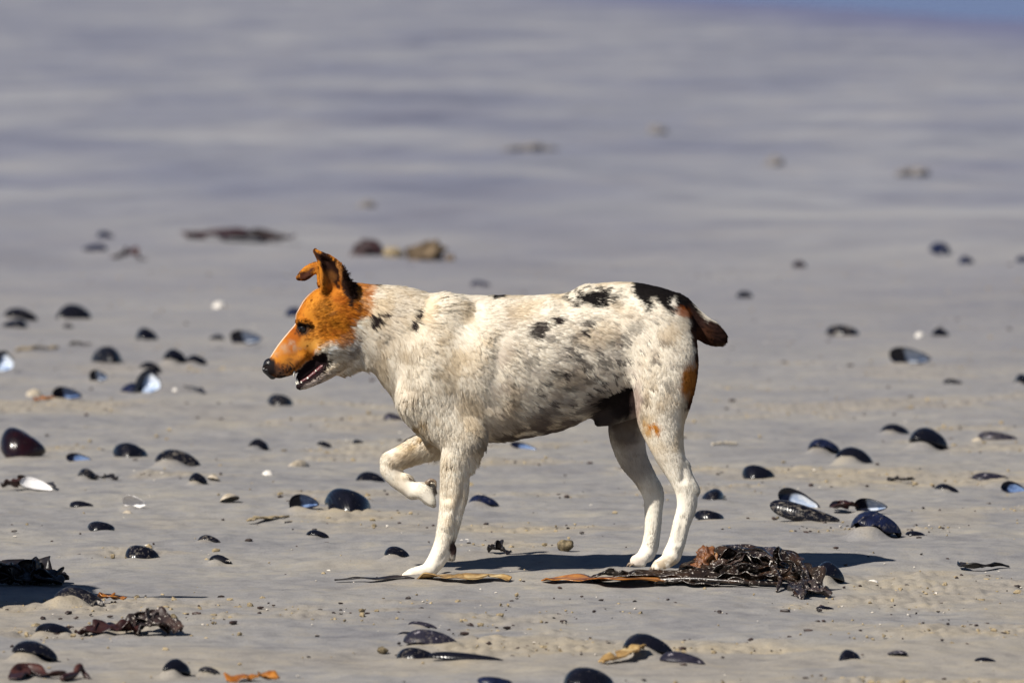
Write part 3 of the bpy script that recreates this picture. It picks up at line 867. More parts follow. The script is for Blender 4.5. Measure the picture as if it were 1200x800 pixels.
    # ears
    put(poly_soft(u, v, [(366, 290), (375, 310), (385, 324), (397, 338), (400, 318), (396, 303), (386, 298), (374, 294)], 1.4) * (y < 0), (0.022, 0.008, 0.005))
    put(poly_soft(u, v, [(401, 316), (403, 300), (416, 325), (414, 343), (410, 358), (403, 352), (400, 335)], 1.8) * near, (0.022, 0.010, 0.007))
    put(blob(u, v, 399, 314, 2.2, 13, -8, 0.4) * (y < 0), (0.42, 0.18, 0.05))
    put(blob(u, v, 384, 326, 8, 10, 30, 0.5) * (y < 0) * 0.6, (0.30, 0.12, 0.03))
    put(poly_soft(u, v, [(346, 326), (353, 319), (370, 314), (366, 323), (356, 332)], 1.4) * (y > 0), (0.05, 0.016, 0.008))
    put(poly_soft(u, v, [(417, 322), (436, 324), (443, 329), (440, 337), (425, 331)], 1.6), BLACK)
    put(blob(u, v, 418, 352, 3, 10, 10, 0.5) * near, (0.12, 0.045, 0.015))
    # dark pads and wrist
    put(blob(u, v, 532, 640, 5, 14, 8, 0.4), (0.05, 0.03, 0.028))
    put(blob(u, v, 508, 575, 3, 6, 0, 0.6) * (y > 0) * 0.7, (0.22, 0.15, 0.11))
    put(blob(u, v, 480, 562, 3, 2.5, 0, 0.5) * (y > 0), (0.10, 0.05, 0.03))
    put(blob(u, v, 780, 658, 17, 9, 0, 0.7) * near * 0.8 * sstep(-0.9, 0.2, n_mid + n_fine), (0.33, 0.24, 0.14))
    put(sstep(656, 672, v) * (u < 560) * 0.45 * sstep(-0.7, 0.4, n_mid + n_fine), (0.42, 0.34, 0.24))
    put(blob(u, v, 526, 590, 6, 45, 12, 0.8) * 0.3 * sstep(-0.5, 0.5, n_mid), CREAM)
    put(blob(u, v, 747, 660, 8, 5, 0, 0.5) * (y > 0) * 0.4, PINK)
    put(sstep(671, 677, v), (0.33, 0.26, 0.19))
    return np.clip(C, 0.004, 0.9)

def coat_material(name, hair=False):
    m, nt, b = new_mat(name)
    at = N(nt, 'ShaderNodeAttribute', attribute_name='coat')
    nt.links.new(at.outputs['Color'], b.inputs['Base Color'])
    b.inputs['Roughness'].default_value = 0.8
    b.inputs['Specular IOR Level'].default_value = 0.1
    if hair:
        an = N(nt, 'ShaderNodeAttribute', attribute_name='skin_normal')
        nt.links.new(an.outputs['Vector'], b.inputs['Normal'])
        b.inputs['Specular IOR Level'].default_value = 0.08
        tr = N(nt, 'ShaderNodeBsdfTranslucent')          # thin hairs let some light through
        nt.links.new(at.outputs['Color'], tr.inputs['Color'])
        nt.links.new(an.outputs['Vector'], tr.inputs['Normal'])
        mx = N(nt, 'ShaderNodeMixShader')
        mx.inputs['Fac'].default_value = 0.12
        out = nt.nodes['Material Output']
        nt.links.new(b.outputs[0], mx.inputs[1]); nt.links.new(tr.outputs[0], mx.inputs[2])
        nt.links.new(mx.outputs[0], out.inputs['Surface'])
    else:
        n = N(nt, 'ShaderNodeTexNoise', Scale=420.0, Detail=3.0)
        tc = nt.nodes.new('ShaderNodeTexCoord')
        nt.links.new(tc.outputs['Object'], n.inputs['Vector'])
        bp = N(nt, 'ShaderNodeBump', Strength=0.25, Distance=0.001)
        nt.links.new(n.outputs['Fac'], bp.inputs['Height'])
        nt.links.new(bp.outputs['Normal'], b.inputs['Normal'])
    return m

def set_coat(me, C, domain='POINT'):
    a = me.attributes.new('coat', 'FLOAT_COLOR', domain)
    a.data.foreach_set('color', np.concatenate([C, np.ones((len(C), 1))], 1).astype(np.float32).ravel())

M['skin'] = coat_material('dog_skin')
me = quad_mesh('dog', to_m(dog_V), dog_Q[:, ::-1], M['skin'])
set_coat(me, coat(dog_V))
dog = bpy.data.objects.new('dog', me)
col.objects.link(dog)
tag(dog, 'white dog with orange head and black patches walking with one front paw lifted', 'dog')

# fur ------------------------------------------------------------------
FLOW = np.array([  # u, v, direction u, direction v, length px, lift
 (318, 425, 0.7, -0.6, 1.6, .15), (338, 410, 0.6, -0.75, 2.2, .15), (352, 372, 0.5, -0.85, 2.6, .2), (366, 345, 0.7, -0.7, 3.5, .2), (375, 385, 1, 0.0, 4.5, .2),
 (385, 365, 0.9, -0.35, 5, .2), (395, 395, 0.9, 0.4, 6, .25), (412, 365, 0.9, 0.35, 7, .3), (420, 340, 0.9, 0.2, 6, .25), (385, 315, 0.1, -1, 2.5, .15), (358, 318, -0.8, 0.4, 2.4, .15), (372, 295, -0.4, -0.9, 2.2, .1),
 (360, 450, 0.9, -0.2, 2.2, .2), (385, 432, 0.8, 0.3, 4, .25), (400, 430, 0.6, 0.6, 6, .3), (342, 430, 0.8, -0.3, 1.8, .15),
 (430, 330, 0.95, 0.1, 8, .25), (440, 360, 0.7, 0.6, 10, .3), (430, 410, 0.45, 0.85, 11, .35), (450, 440, 0.35, 0.95, 12, .35), (470, 345, 0.9, 0.35, 10, .28), (475, 400, 0.55, 0.8, 12, .33),
 (470, 470, 0.15, 1, 11, .35), (490, 505, 0.1, 1, 11, .35), (505, 440, 0.5, 0.85, 11, .3), (520, 350, 0.95, 0.15, 10, .28), (540, 400, 0.6, 0.7, 10, .28), (535, 470, 0.3, 0.95, 9, .28),
 (520, 515, 0.1, 1, 8, .3), (560, 345, 1, 0.05, 8, .25), (590, 410, 0.8, 0.55, 9, .25), (585, 480, 0.6, 0.8, 11, .3), (575, 515, 0.55, 0.85, 10, .35), (640, 350, 1, -0.05, 7, .22), (650, 410, 0.93, 0.3, 8, .22), (640, 480, 0.9, 0.4, 9, .28),
 (620, 510, 0.9, 0.4, 6, .2), (700, 340, 1, 0.0, 7, .22), (710, 400, 0.9, 0.35, 8, .22), (690, 470, 0.9, 0.3, 8, .25), (735, 430, 0.6, 0.75, 8, .25), (755, 340, 0.95, 0.25, 6, .22), (775, 390, 0.5, 0.85, 7, .22),
 (775, 450, 0.25, 0.95, 6.5, .22), (810, 430, 0.1, 1, 6, .25), (800, 365, 0.85, 0.5, 6, .25), (835, 390, 0.85, 0.45, 7, .25), (850, 400, 0.8, 0.5, 6, .25), (775, 500, 0.25, 0.95, 5, .22), (790, 545, 0.35, 0.9, 4, .2),
 (803, 590, -0.1, 1, 3.2, .18), (790, 640, -0.3, 0.95, 3.2, .2), (772, 658, -0.8, 0.5, 3, .2), (740, 520, 0.3, 0.95, 4, .2), (766, 590, 0.1, 1, 3.2, .18), (755, 650, -0.5, 0.8, 3, .2), (745, 658, -0.8, 0.5, 2.6, .2),
 (540, 545, 0.1, 1, 6, .25), (530, 590, 0.0, 1, 4.5, .22), (536, 610, 0.3, 0.9, 5.5, .3), (520, 640, -0.2, 1, 3.2, .2), (500, 665, -0.7, 0.7, 2.8, .18), (478, 670, -0.95, 0.3, 2.2, .15), (556, 530, 0.4, 0.9, 7, .35),
 (495, 525, -0.8, 0.5, 5, .22), (505, 538, -0.5, 0.9, 7, .3), (465, 535, -0.8, 0.55, 4, .2), (455, 555, 0.3, 0.9, 3.2, .18), (475, 572, 0.75, 0.6, 3, .18), (500, 585, 0.8, 0.6, 2.4, .15), (715, 490, -0.8, 0.4, 3, .2)], float)

def build_fur(count):
    V, Q = dog_V, dog_Q
    T = np.concatenate([Q[:, [0, 1, 2]], Q[:, [0, 2, 3]]])
    ar = np.linalg.norm(np.cross(V[T[:, 1]] - V[T[:, 0]], V[T[:, 2]] - V[T[:, 0]]), axis=1)
    w = ar * np.where(V[T[:, 0], 0] < 440, 1.7, 1.0)
    pick = R.choice(len(T), count, p=w / w.sum())
    r1, r2 = np.sqrt(R.rand(count)), R.rand(count)
    bary = np.stack([1 - r1, r1 * (1 - r2), r1 * r2], 1)
    P = (V[T[pick]] * bary[..., None]).sum(1)
    n = (dog_N[T[pick]] * bary[..., None]).sum(1)
    n /= np.linalg.norm(n, axis=1, keepdims=True)
    # keep nose leather, lips, mouth and eyes bare
    u, v, y = P.T
    bare = blob(u, v, 354, 384, 6.5, 7.5) + blob(u, v, 317, 431, 9, 11) + poly_soft(u, v, [(339, 441), (352, 431), (364, 418), (376, 410), (385, 414), (384, 421), (376, 432), (366, 443), (350, 455), (343, 456)], 1.5)
    bare = bare + sstep(672, 674, v) + blob(u, v, 532, 640, 4, 12, 8)
    keep = bare < 0.5
    P, n = P[keep], n[keep]; u, v, y = P.T; k = len(P)
    # flow field
    D = np.zeros((k, 4)); W = np.zeros(k)
    for f in FLOW:
        wt = 1.0 / ((u - f[0]) ** 2 + (v - f[1]) ** 2 + 60) ** 1.5
        D += wt[:, None] * f[2:6]; W += wt
    D /= W[:, None]
    tuft = noise3(u / 11, v / 11, y / 11, 90); tuft3 = noise3(u / 24, v / 24, y / 24, 92)
    body = sstep(3, 8, D[:, 2])
    ang = np.arctan2(D[:, 1], D[:, 0]) + body * (0.22 * tuft + 0.28 * tuft3) + R.normal(0, 0.10, k)
    L = D[:, 2] * (0.7 + 0.55 * R.rand(k)) * np.where(u < 424, 1.25, 1.0) * np.where((v > 530) & (v < 645), 1.45, 1.0) * np.where(v > 655, 0.6, 1.0)
    lift = D[:, 3] * (0.32 + 0.42 * R.rand(k)) + 0.03 * body * tuft
    hd = (u < 424) * sstep(2.0, 3.5, D[:, 2])
    # every lock has a leading hair; its neighbours lean towards that hair's tip
    G = 30000
    gi = R.choice(k, G, replace=False)
    gang = R.normal(0, 0.10, G); gl = R.normal(1, 0.16, G); gcol = R.normal(0, 1, G); gtilt = R.normal(0, 1, G)
    kd = kdtree.KDTree(G)
    for q in range(G):
        kd.insert(P[gi[q]], q)
    kd.balance()
    own = np.fromiter((kd.find(p)[1] for p in P.tolist()), np.int64, k)
    ang = ang + np.maximum(body, 0.9 * hd) * gang[own]; L = L * (1 + (gl[own] - 1) * body)
    d = np.stack([np.cos(ang), np.sin(ang), 0.08 * R.normal(0, 1, k)], 1)
    d -= n * (d * n).sum(1, keepdims=True)
    dn = np.linalg.norm(d, axis=1, keepdims=True)
    d = np.where(dn > 0.08, d / (dn + 1e-6), d)
    K = 4
    pts = np.zeros((k, K, 3), np.float32)
    for j in range(K):
        s = j / (K - 1)
        pts[:, j] = P + d * (L * s)[:, None] + n * ((L * lift * (s - 0.45 * s * s) * 1.6) - 0.4)[:, None]
    for j in range(1, K):
        s = j / (K - 1)
        lead = pts[gi[own], j]
        w_ = (0.5 * np.maximum(body, 0.8 * hd) * s ** 1.3)[:, None]
        pts[:, j] = pts[:, j] * (1 - w_) + lead * w_
    # toes and soles never poke into the sand
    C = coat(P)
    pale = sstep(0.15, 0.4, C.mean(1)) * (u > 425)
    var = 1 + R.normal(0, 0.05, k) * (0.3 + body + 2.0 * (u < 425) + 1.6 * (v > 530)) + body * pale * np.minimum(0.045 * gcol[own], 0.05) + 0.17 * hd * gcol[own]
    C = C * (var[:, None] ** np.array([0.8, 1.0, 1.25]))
    hc = bpy.data.hair_curves.new('fur')
    hc.add_curves([K] * k)
    X = to_m(pts.reshape(-1, 3)).astype(np.float32)
    hc.attributes['position'].data.foreach_set('vector', X.ravel())
    ra = hc.attributes.get('radius') or hc.attributes.new('radius', 'FLOAT', 'POINT')
    base_r = 0.00034 * (0.75 + 0.5 * R.rand(k))
    prof = np.array([1.0, 0.95, 0.7, 0.15])
    ra.data.foreach_set('value', (base_r[:, None] * prof[None]).astype(np.float32).ravel())
    a = hc.attributes.new('coat', 'FLOAT_COLOR', 'CURVE')
    a.data.foreach_set('color', np.concatenate([np.clip(C, 0.004, 0.9), np.ones((k, 1))], 1).astype(np.float32).ravel())
    lat = np.cross(d, n)
    nn = n + lat * ((0.07 * body + 0.16 * hd) * gtilt[own] + 0.04 * R.normal(0, 1, k))[:, None] - d * (0.10 * tuft * body)[:, None]
    nn /= np.linalg.norm(nn, axis=1, keepdims=True)
    nm = np.stack([nn[:, 0], nn[:, 2], -nn[:, 1]], 1)
    a = hc.attributes.new('skin_normal', 'FLOAT_VECTOR', 'CURVE')
    a.data.foreach_set('vector', nm.astype(np.float32).ravel())
    hc.materials.append(coat_material('dog_fur', True))
    o = bpy.data.objects.new('fur', hc)
    col.objects.link(o)
    o.parent = dog
build_fur(430000)

def field_obj(name, f, mat, parent, sm=1):
    V, Q = f.mesh()
    V = mesh_smooth(V, Q, sm, 0.5)
    me = quad_mesh(name, to_m(V), Q[:, ::-1], mat)
    o = bpy.data.objects.new(name, me)
    col.objects.link(o); o.parent = parent
    return o

M['nose'] = simple_mat('nose_leather', (0.006, 0.005, 0.006), (0.016, 0.013, 0.014), 0.33, 900, 0.6, 0.6, 0.0006)
M['eye'] = simple_mat('eye', (0.006, 0.004, 0.003), (0.014, 0.007, 0.004), 0.06, 60, 0.0, 0.6)
M['tongue'] = simple_mat('tongue', (0.07, 0.016, 0.02), (0.15, 0.035, 0.04), 0.3, 300, 0.4, 0.5)
M['tooth'] = simple_mat('tooth', (0.70, 0.66, 0.56), (0.80, 0.77, 0.68), 0.25, 80, 0.1)
M['claw'] = simple_mat('claw', (0.12, 0.085, 0.06), (0.32, 0.24, 0.17), 0.35, 120, 0.2)

f = Field(302, 332, 412, 448, -32, 6, 0.8)
f.chain([(316, 426.5, -13, 7.4, 9.2), (314.2, 431.5, -13, 7.0, 8.2), (319.5, 439, -13, 5.0, 5.5)], 3, 8, 1)
for sgn in (-1, 1):
    f.cut([(309, 430, -13 + sgn * 4, 2.0, 1.5), (313, 429, -13 + sgn * 7.5, 2.2, 1.6), (318, 432, -13 + sgn * 11, 1.6, 1.4)], 1.2, 1)
field_obj('nose', f, M['nose'], dog)

f = Field(340, 400, 405, 460, -26, 10, 0.9)
f.chain([(384, 424, -7, 5, 12), (374, 432, -7.5, 4.5, 10), (363, 441, -9, 3.6, 7.5), (353, 447, -10.5, 2.4, 5.0)], 0, 8)
field_obj('tongue', f, M['tongue'], dog)

def ball(name, c, r, mat, parent, seg=20, sc=(1, 1, 1)):
    V, Fc = [], []
    for i in range(seg + 1):
        th = math.pi * i / seg
        for j in range(seg * 2):
            ph = math.pi * j / seg
            V.append((c[0] + r * sc[0] * math.sin(th) * math.cos(ph), c[1] + r * sc[1] * math.sin(th) * math.sin(ph), c[2] + r * sc[2] * math.cos(th)))
    n2 = seg * 2
    for i in range(seg):
        for j in range(n2):
            Fc.append((i * n2 + j, i * n2 + (j + 1) % n2, (i + 1) * n2 + (j + 1) % n2, (i + 1) * n2 + j))
    o = mesh_obj(name, to_m(np.array(V)), [q[::-1] for q in Fc], mat, parent)
    return o
ball('eye', (355.5, 384.5, -20.5), 5.6, M['eye'], dog)
ball('eye', (354.5, 384.5, 6.5), 5.6, M['eye'], dog)

def spike(name, path, r0, mat, parent, sides=8):
    """a tapering curved point along a path (photo pixels)"""
    P = bez(path, 7)
    V, Fc = [], []
    for i, p in enumerate(P):
        t = P[min(i + 1, 6)] - P[max(i - 1, 0)]; t /= np.linalg.norm(t)
        a = np.cross(t, (0, 0.3, 1.0)); a /= np.linalg.norm(a); b = np.cross(t, a)
        r = r0 * (1 - (i / 6.0) ** 1.5) + 0.08
        for k in range(sides):
            q = 2 * math.pi * k / sides
            V.append(p + r * (a * math.cos(q) + b * math.sin(q)))
    for i in range(6):
        for k in range(sides):
            Fc.append((i * sides + k, i * sides + (k + 1) % sides, (i + 1) * sides + (k + 1) % sides, (i + 1) * sides + k))
    Fc.append(tuple(range(6 * sides, 7 * sides))); Fc.append(tuple(range(sides))[::-1])
    return mesh_obj(name, to_m(np.array(V)), Fc, mat, parent)

for sgn in (-1, 1):
    yc = lambda u, w: -5 - 0.11 * (395 - u) + sgn * w
    spike('tooth', [(350, 449.5, yc(350, 5)), (348.5, 445, yc(348, 5.5)), (347.6, 441.5, yc(347, 5.5))], 1.3, M['tooth'], dog)      # lower canine
    spike('tooth', [(345, 434, yc(345, 8.5)), (344.5, 438, yc(345, 9)), (345.2, 442, yc(345, 9))], 1.3, M['tooth'], dog)          # upper canine
    for (a, b, w) in ((353.5, 448, 6.2), (361, 443, 7.8), (370.5, 434.5, 9.8)):
        spike('tooth', [(a, b, yc(a, w)), (a - 0.4, b - 1.4, yc(a, w)), (a - 0.9, b - 2.4, yc(a, w))], 1.0 + 0.4 * (a == 361), M['tooth'], dog)
for k in range(4):
    a = 347 + 0.3 * k; yy = -14.5 + k * 2.3
    spike('tooth', [(348, 450, yy), (347, 447.5, yy), (346.6, 445.8, yy)], 1.0, M['tooth'], dog)
for j, yy in enumerate((-57, -50, -42, -35)):
    e = 3 if j in (0, 3) else 0
    spike('claw', [(474 + e, 671.5, yy), (469 + e, 673, yy), (465 + e, 676.2, yy)], 2.0, M['claw'], dog)
    spike('claw', [(766.5 + e, 661.5, yy + 1), (762.5 + e, 663, yy + 1), (759.5 + e, 666, yy + 1)], 1.9, M['claw'], dog)
for j, yy in enumerate((41, 48, 56, 63)):
    e = 3 if j in (0, 3) else 0
    spike('claw', [(741.5 + e, 663.5, yy), (737.5 + e, 665, yy), (735 + e, 668, yy)], 1.9, M['claw'], dog)
for j, yy in enumerate((35, 42, 49, 56)):
    spike('claw', [(504, 585 + j, yy), (508, 588, yy), (509, 592, yy)], 2.0, M['claw'], dog)
spike('claw', [(499, 569, 34), (505, 564, 32), (510, 566, 32), (511, 574, 32)], 3.0, M['claw'], dog)     # curled dew claw

# ------------------------------------------------------------------ shells
def shell_material(name, c1, c2, rough, scale, spec=0.28, worn=None, core=None):
    dusty = name.startswith('mussel')
    m, nt, b = new_mat(name)
    tc = nt.nodes.new('ShaderNodeTexCoord')
    w = N(nt, 'ShaderNodeTexWave', Scale=9.0, Distortion=2.5, Detail=3.0)
    w.wave_type = 'RINGS'; w.rings_direction = 'SPHERICAL'
    mp = nt.nodes.new('ShaderNodeMapping')
    mp.inputs['Location'].default_value = (-0.5, 0, 0)
    nt.links.new(tc.outputs['Object'], mp.inputs['Vector'])
    nt.links.new(mp.outputs['Vector'], w.inputs['Vector'])
    n = N(nt, 'ShaderNodeTexNoise', Scale=scale, Detail=6.0, Roughness=0.7)
    nt.links.new(tc.outputs['Object'], n.inputs['Vector'])
    c = ramp(nt, n.outputs['Fac'], [(0.36, c1), (0.66, c2)])
    if core:      # dark rim band; pearl kept to the beak half, the hollow's shaded half painted dark
        an = N(nt, 'ShaderNodeAttribute', attribute_name='core')
        ad = N(nt, 'ShaderNodeMath', operation='MULTIPLY_ADD')
        nt.links.new(n.outputs['Fac'], ad.inputs[0]); ad.inputs[1].default_value = 0.5
        nt.links.new(an.outputs['Fac'], ad.inputs[2])
        mk = ramp(nt, ad.outputs[0], [(0.50, (0, 0, 0)), (0.72, (1, 1, 1))])
        c = mixc(nt, mk, (0.006, 0.008, 0.02), c)
    if worn:
        n2 = N(nt, 'ShaderNodeTexNoise', Scale=worn[1], Detail=4.0, Roughness=0.6)
        nt.links.new(tc.outputs['Object'], n2.inputs['Vector'])
        mk = ramp(nt, n2.outputs['Fac'], [(worn[2], (0, 0, 0)), (worn[2] + 0.05, (1, 1, 1))])
        c = mixc(nt, mk, c, worn[0])
    if dusty:      # dried sand and salt stuck to some of the shells
        oi = N(nt, 'ShaderNodeObjectInfo')
        n3 = N(nt, 'ShaderNodeTexNoise', Scale=11.0, Detail=7.0, Roughness=0.75)
        n3.noise_dimensions = '4D'
        nt.links.new(tc.outputs['Object'], n3.inputs['Vector'])
        nt.links.new(oi.outputs['Random'], n3.inputs['W'])
        ad = N(nt, 'ShaderNodeMath', operation='MULTIPLY_ADD')
        nt.links.new(oi.outputs['Random'], ad.inputs[0]); ad.inputs[1].default_value = 0.16
        nt.links.new(n3.outputs['Fac'], ad.inputs[2])
        mk = ramp(nt, ad.outputs[0], [(0.66, (0, 0, 0)), (0.80, (0.75, 0.75, 0.75))])
        c = mixc(nt, mk, c, (0.26, 0.225, 0.185))
        rg = N(nt, 'ShaderNodeMapRange')
        nt.links.new(mk, rg.inputs['Value'])
        rg.inputs['To Min'].default_value = rough; rg.inputs['To Max'].default_value = 0.9
        nt.links.new(rg.outputs[0], b.inputs['Roughness'])
    nt.links.new(c, b.inputs['Base Color'])
    if not dusty:
        b.inputs['Roughness'].default_value = rough
    b.inputs['Specular IOR Level'].default_value = spec
    bp = N(nt, 'ShaderNodeBump', Strength=0.10, Distance=0.02)
    nt.links.new(w.outputs['Fac'], bp.inputs['Height'])
    nt.links.new(bp.outputs['Normal'], b.inputs['Normal'])
    return m

BLK = ((0.003, 0.003, 0.005), (0.008, 0.008, 0.014))
M['sh_black'] = shell_material('mussel_black', *BLK, 0.22, 7, 0.36)
M['sh_blue'] = shell_material('mussel_blue', (0.004, 0.005, 0.014), (0.012, 0.017, 0.05), 0.33, 6)
M['sh_maroon'] = shell_material('mussel_maroon', (0.004, 0.003, 0.005), (0.022, 0.005, 0.006), 0.2, 2.6, 0.4)
M['sh_worn'] = shell_material('mussel_worn', (0.010, 0.009, 0.016), (0.03, 0.027, 0.042), 0.4, 7, 0.28, ((0.34, 0.31, 0.33), 6.5, 0.62))
M['sh_scraped'] = shell_material('mussel_scraped', *BLK, 0.36, 7, 0.28, ((0.55, 0.50, 0.44), 3.6, 0.67))
M['sh_white'] = shell_material('mussel_white', (0.010, 0.009, 0.012), (0.03, 0.025, 0.03), 0.45, 7, 0.28, ((0.78, 0.74, 0.70), 1.4, 0.52))
M['nacre_dark'] = shell_material('nacre_dark', (0.008, 0.012, 0.035), (0.03, 0.05, 0.12), 0.25, 4)
M['nacre_blue'] = shell_material('nacre_blue', (0.03, 0.06, 0.17), (0.22, 0.32, 0.52), 0.22, 2.6, core=True)
M['nacre_pearl'] = shell_material('nacre_pearl', (0.12, 0.22, 0.42), (0.80, 0.82, 0.84), 0.2, 1.8, 0.4, core=True)
M['nacre_white'] = shell_material('nacre_white', (0.62, 0.60, 0.60), (0.82, 0.80, 0.78), 0.35, 3)
M['clam'] = shell_material('clam_white', (0.55, 0.50, 0.44), (0.80, 0.77, 0.72), 0.5, 5)
M['clam_cream'] = shell_material('clam_cream', (0.30, 0.25, 0.18), (0.58, 0.50, 0.40), 0.6, 2.2)

def valve(name, mats, slim=1.0, hook=0.10, chip=0.0, seed=0, depth=0.30):
    """one half of a mussel: unit length along x, beak at +0.5, hollow side down; a real wall with rim"""
    nu, nv = 20, 15
    us = 0.5 - 0.5 * np.cos(np.pi * np.linspace(0.0, 1, nu)) 
    us = np.clip(us, 0.004, 0.997)
    def surf(inset, thin):
        P = np.zeros((nu, nv, 3))
        for i, q in enumerate(us):
            wid = 0.47 * slim * (q ** 0.62) * (1 - q ** 3.4) ** 0.5 * 1.25
            cen = hook * (q - 0.35) ** 2 * 1.5 - 0.03
            dep = depth * (q ** 0.48) * (1 - q ** 3.2) ** 0.5 * 1.06
            for j, s in enumerate(np.sin(np.linspace(-1, 1, nv) * math.pi / 2)):
                z = max(0.0, 1 - abs(s) ** 2.1) ** 0.62
                keel = 0.06 * math.exp(-((s + 0.25) / 0.35) ** 2) * (q ** 0.5) * (1 - q)
                zz = (dep + keel) * z
                P[i, j] = (0.5 - q, cen + s * wid * (1 - inset), zz * (1 - thin) - 0.0)
        return P
    rs = np.random.RandomState(seed + 5)
    A = surf(0.0, 0.0); B = surf(0.055, 0.07)
    if chip > 0:   # a broken, uneven rim
        for P in (A, B):
            for j in range(nv):
                e = abs(j - (nv - 1) / 2) / ((nv - 1) / 2)
                P[:, j, 2] += chip * e ** 4 * 0.12 * np.sin(us * 17 + seed + j)
    V = np.concatenate([A.reshape(-1, 3), B.reshape(-1, 3)])
    wob = 0.006 * noise3(V[:, 0] * 9, V[:, 1] * 9, V[:, 2] * 9, seed + 200)
    V[:, 2] += wob; V[:, 1] += wob
    n = nu * nv; faces, mi = [], []
    idx = lambda i, j, o: o + i * nv + j
    for i in range(nu - 1):
        for j in range(nv - 1):
            faces.append((idx(i, j, 0), idx(i, j + 1, 0), idx(i + 1, j + 1, 0), idx(i + 1, j, 0))[::-1]); mi.append(0)
            faces.append((idx(i, j, n), idx(i, j + 1, n), idx(i + 1, j + 1, n), idx(i + 1, j, n))); mi.append(1)
    ring = [(i, 0) for i in range(nu)] + [(nu - 1, j) for j in range(1, nv)] + [(i, nv - 1) for i in range(nu - 2, -1, -1)] + [(0, j) for j in range(nv - 2, 0, -1)]
    for (a, b), (c, d) in zip(ring, ring[1:] + ring[:1]):
        faces.append((idx(a, b, 0), idx(c, d, 0), idx(c, d, n), idx(a, b, n))[::-1]); mi.append(2 if len(mats) > 2 else 0)
    o = mesh_obj(name, V, faces, mats, link=False)
    o.data.polygons.foreach_set('material_index', mi)
    q = np.repeat(us, nv); sv = np.tile(np.sin(np.linspace(-1, 1, nv) * math.pi / 2), nu)
    cr = (1 - np.abs(sv) ** 2.5) * sstep(0.02, 0.12, q) * (1 - sstep(0.45, 0.85, q))
    at = o.data.attributes.new('core', 'FLOAT', 'POINT')
    at.data.foreach_set('value', np.tile(cr, 2).astype(np.float32))
    return o.data

LOOKS = {'black': ('sh_black', 'nacre_dark'), 'blue': ('sh_blue', 'nacre_blue'), 'pearl': ('sh_black', 'nacre_pearl'), 'maroon': ('sh_maroon', 'nacre_dark'),
         'worn': ('sh_worn', 'nacre_dark'), 'scraped': ('sh_scraped', 'nacre_dark'), 'white': ('sh_white', 'nacre_white')}
VALVES = {}
for look, (a, b) in LOOKS.items():
    VALVES[look] = [valve('mussel_shell', [M[a], M[b]] + ([M['nacre_white']] if look == 'white' else []), sl_, hk, ch, sd, dp)
                    for sl_, hk, ch, sd, dp in ((1.0, 0.12, 0.0, 1, 0.30), (0.86, 0.2, 0.25, 2, 0.27), (1.1, 0.05, 0.15, 3, 0.33), (0.8, 0.28, 0.0, 4, 0.29))]

def place(name, me, px, py, w, h, rot, label, cat, group, sink=0.12, lim=(0.55, 1.9)):
    x, y, z, sc = ground_at(px, py)
    V = np.array([v.co[:] for v in me.vertices])
    Rm = np.array(Euler(rot).to_matrix())
    W, Hh = w / sc, h / sc * (1 + sink)
    k = 1.0; kz = 1.0
    for _ in range(5):
        P = (V * [k, k * kz, k * kz]) @ Rm.T
        ex = np.ptp(P[:, 0]); ez = np.ptp(P[:, 2])
        kz = float(np.clip(kz * (Hh / W) / (ez / ex), *lim))
        P = (V * [k, k * kz, k * kz]) @ Rm.T
        k *= W / np.ptp(P[:, 0])
    P = (V * [k, k * kz, k * kz]) @ Rm.T
    o = bpy.data.objects.new(name, me)
    o.scale = (k, k * kz, k * kz)
    o.rotation_euler = rot
    cx = 0.5 * (P[:, 0].max() + P[:, 0].min())
    o.location = (x - cx, y + 0.3 * W, z - P[:, 2].min() - sink * (h / sc))
    col.objects.link(o)
    tag(o, label, cat, group)
    return o

for i, (px, py, w, h, kind, flip, look, label) in enumerate(SHELLS):
    me = VALVES[look][i % 4]
    r = rnd.uniform
    yaw = rad(r(-28, 22)) + (math.pi if flip else 0)
    sink = 0.14
    if kind == 'dome':
        rot = (rad(r(-4, 14)), rad(r(0, 5)) * (-1 if flip else 1), yaw); sink = 0.2
    elif kind == 'arch':
        rot = (rad(r(-16, -4)), rad(r(2, 8)), yaw + rad(-8)); sink = 0.12
    elif kind == 'hood':
        rot = (rad(r(-66, -56)), rad(r(0, 6)), rad(r(-32, -16))); sink = 0.06
    elif kind == 'cup':
        rot = (rad(r(-128, -112)), rad(r(8, 20)), rad(r(-14, 14))); sink = 0.08
    elif kind == 'edge':
        rot = (rad(-150), rad(17), rad(-6)); sink = 0.05
    elif kind == 'lean':
        rot = (rad(r(26, 36)), rad(r(7, 11)), rad(r(-12, 0))); sink = 0.08
    else:
        rot = (rad(r(10, 25)), rad(3), rad(r(-10, 5))); sink = 0.1
    lim = (0.3, 2.4) if kind in ('flat', 'dome', 'cup', 'arch') else (0.55, 2.2)
    place('mussel_shell', me, px, py, w, h, rot, label, 'shell', MUSSELS, sink, lim)

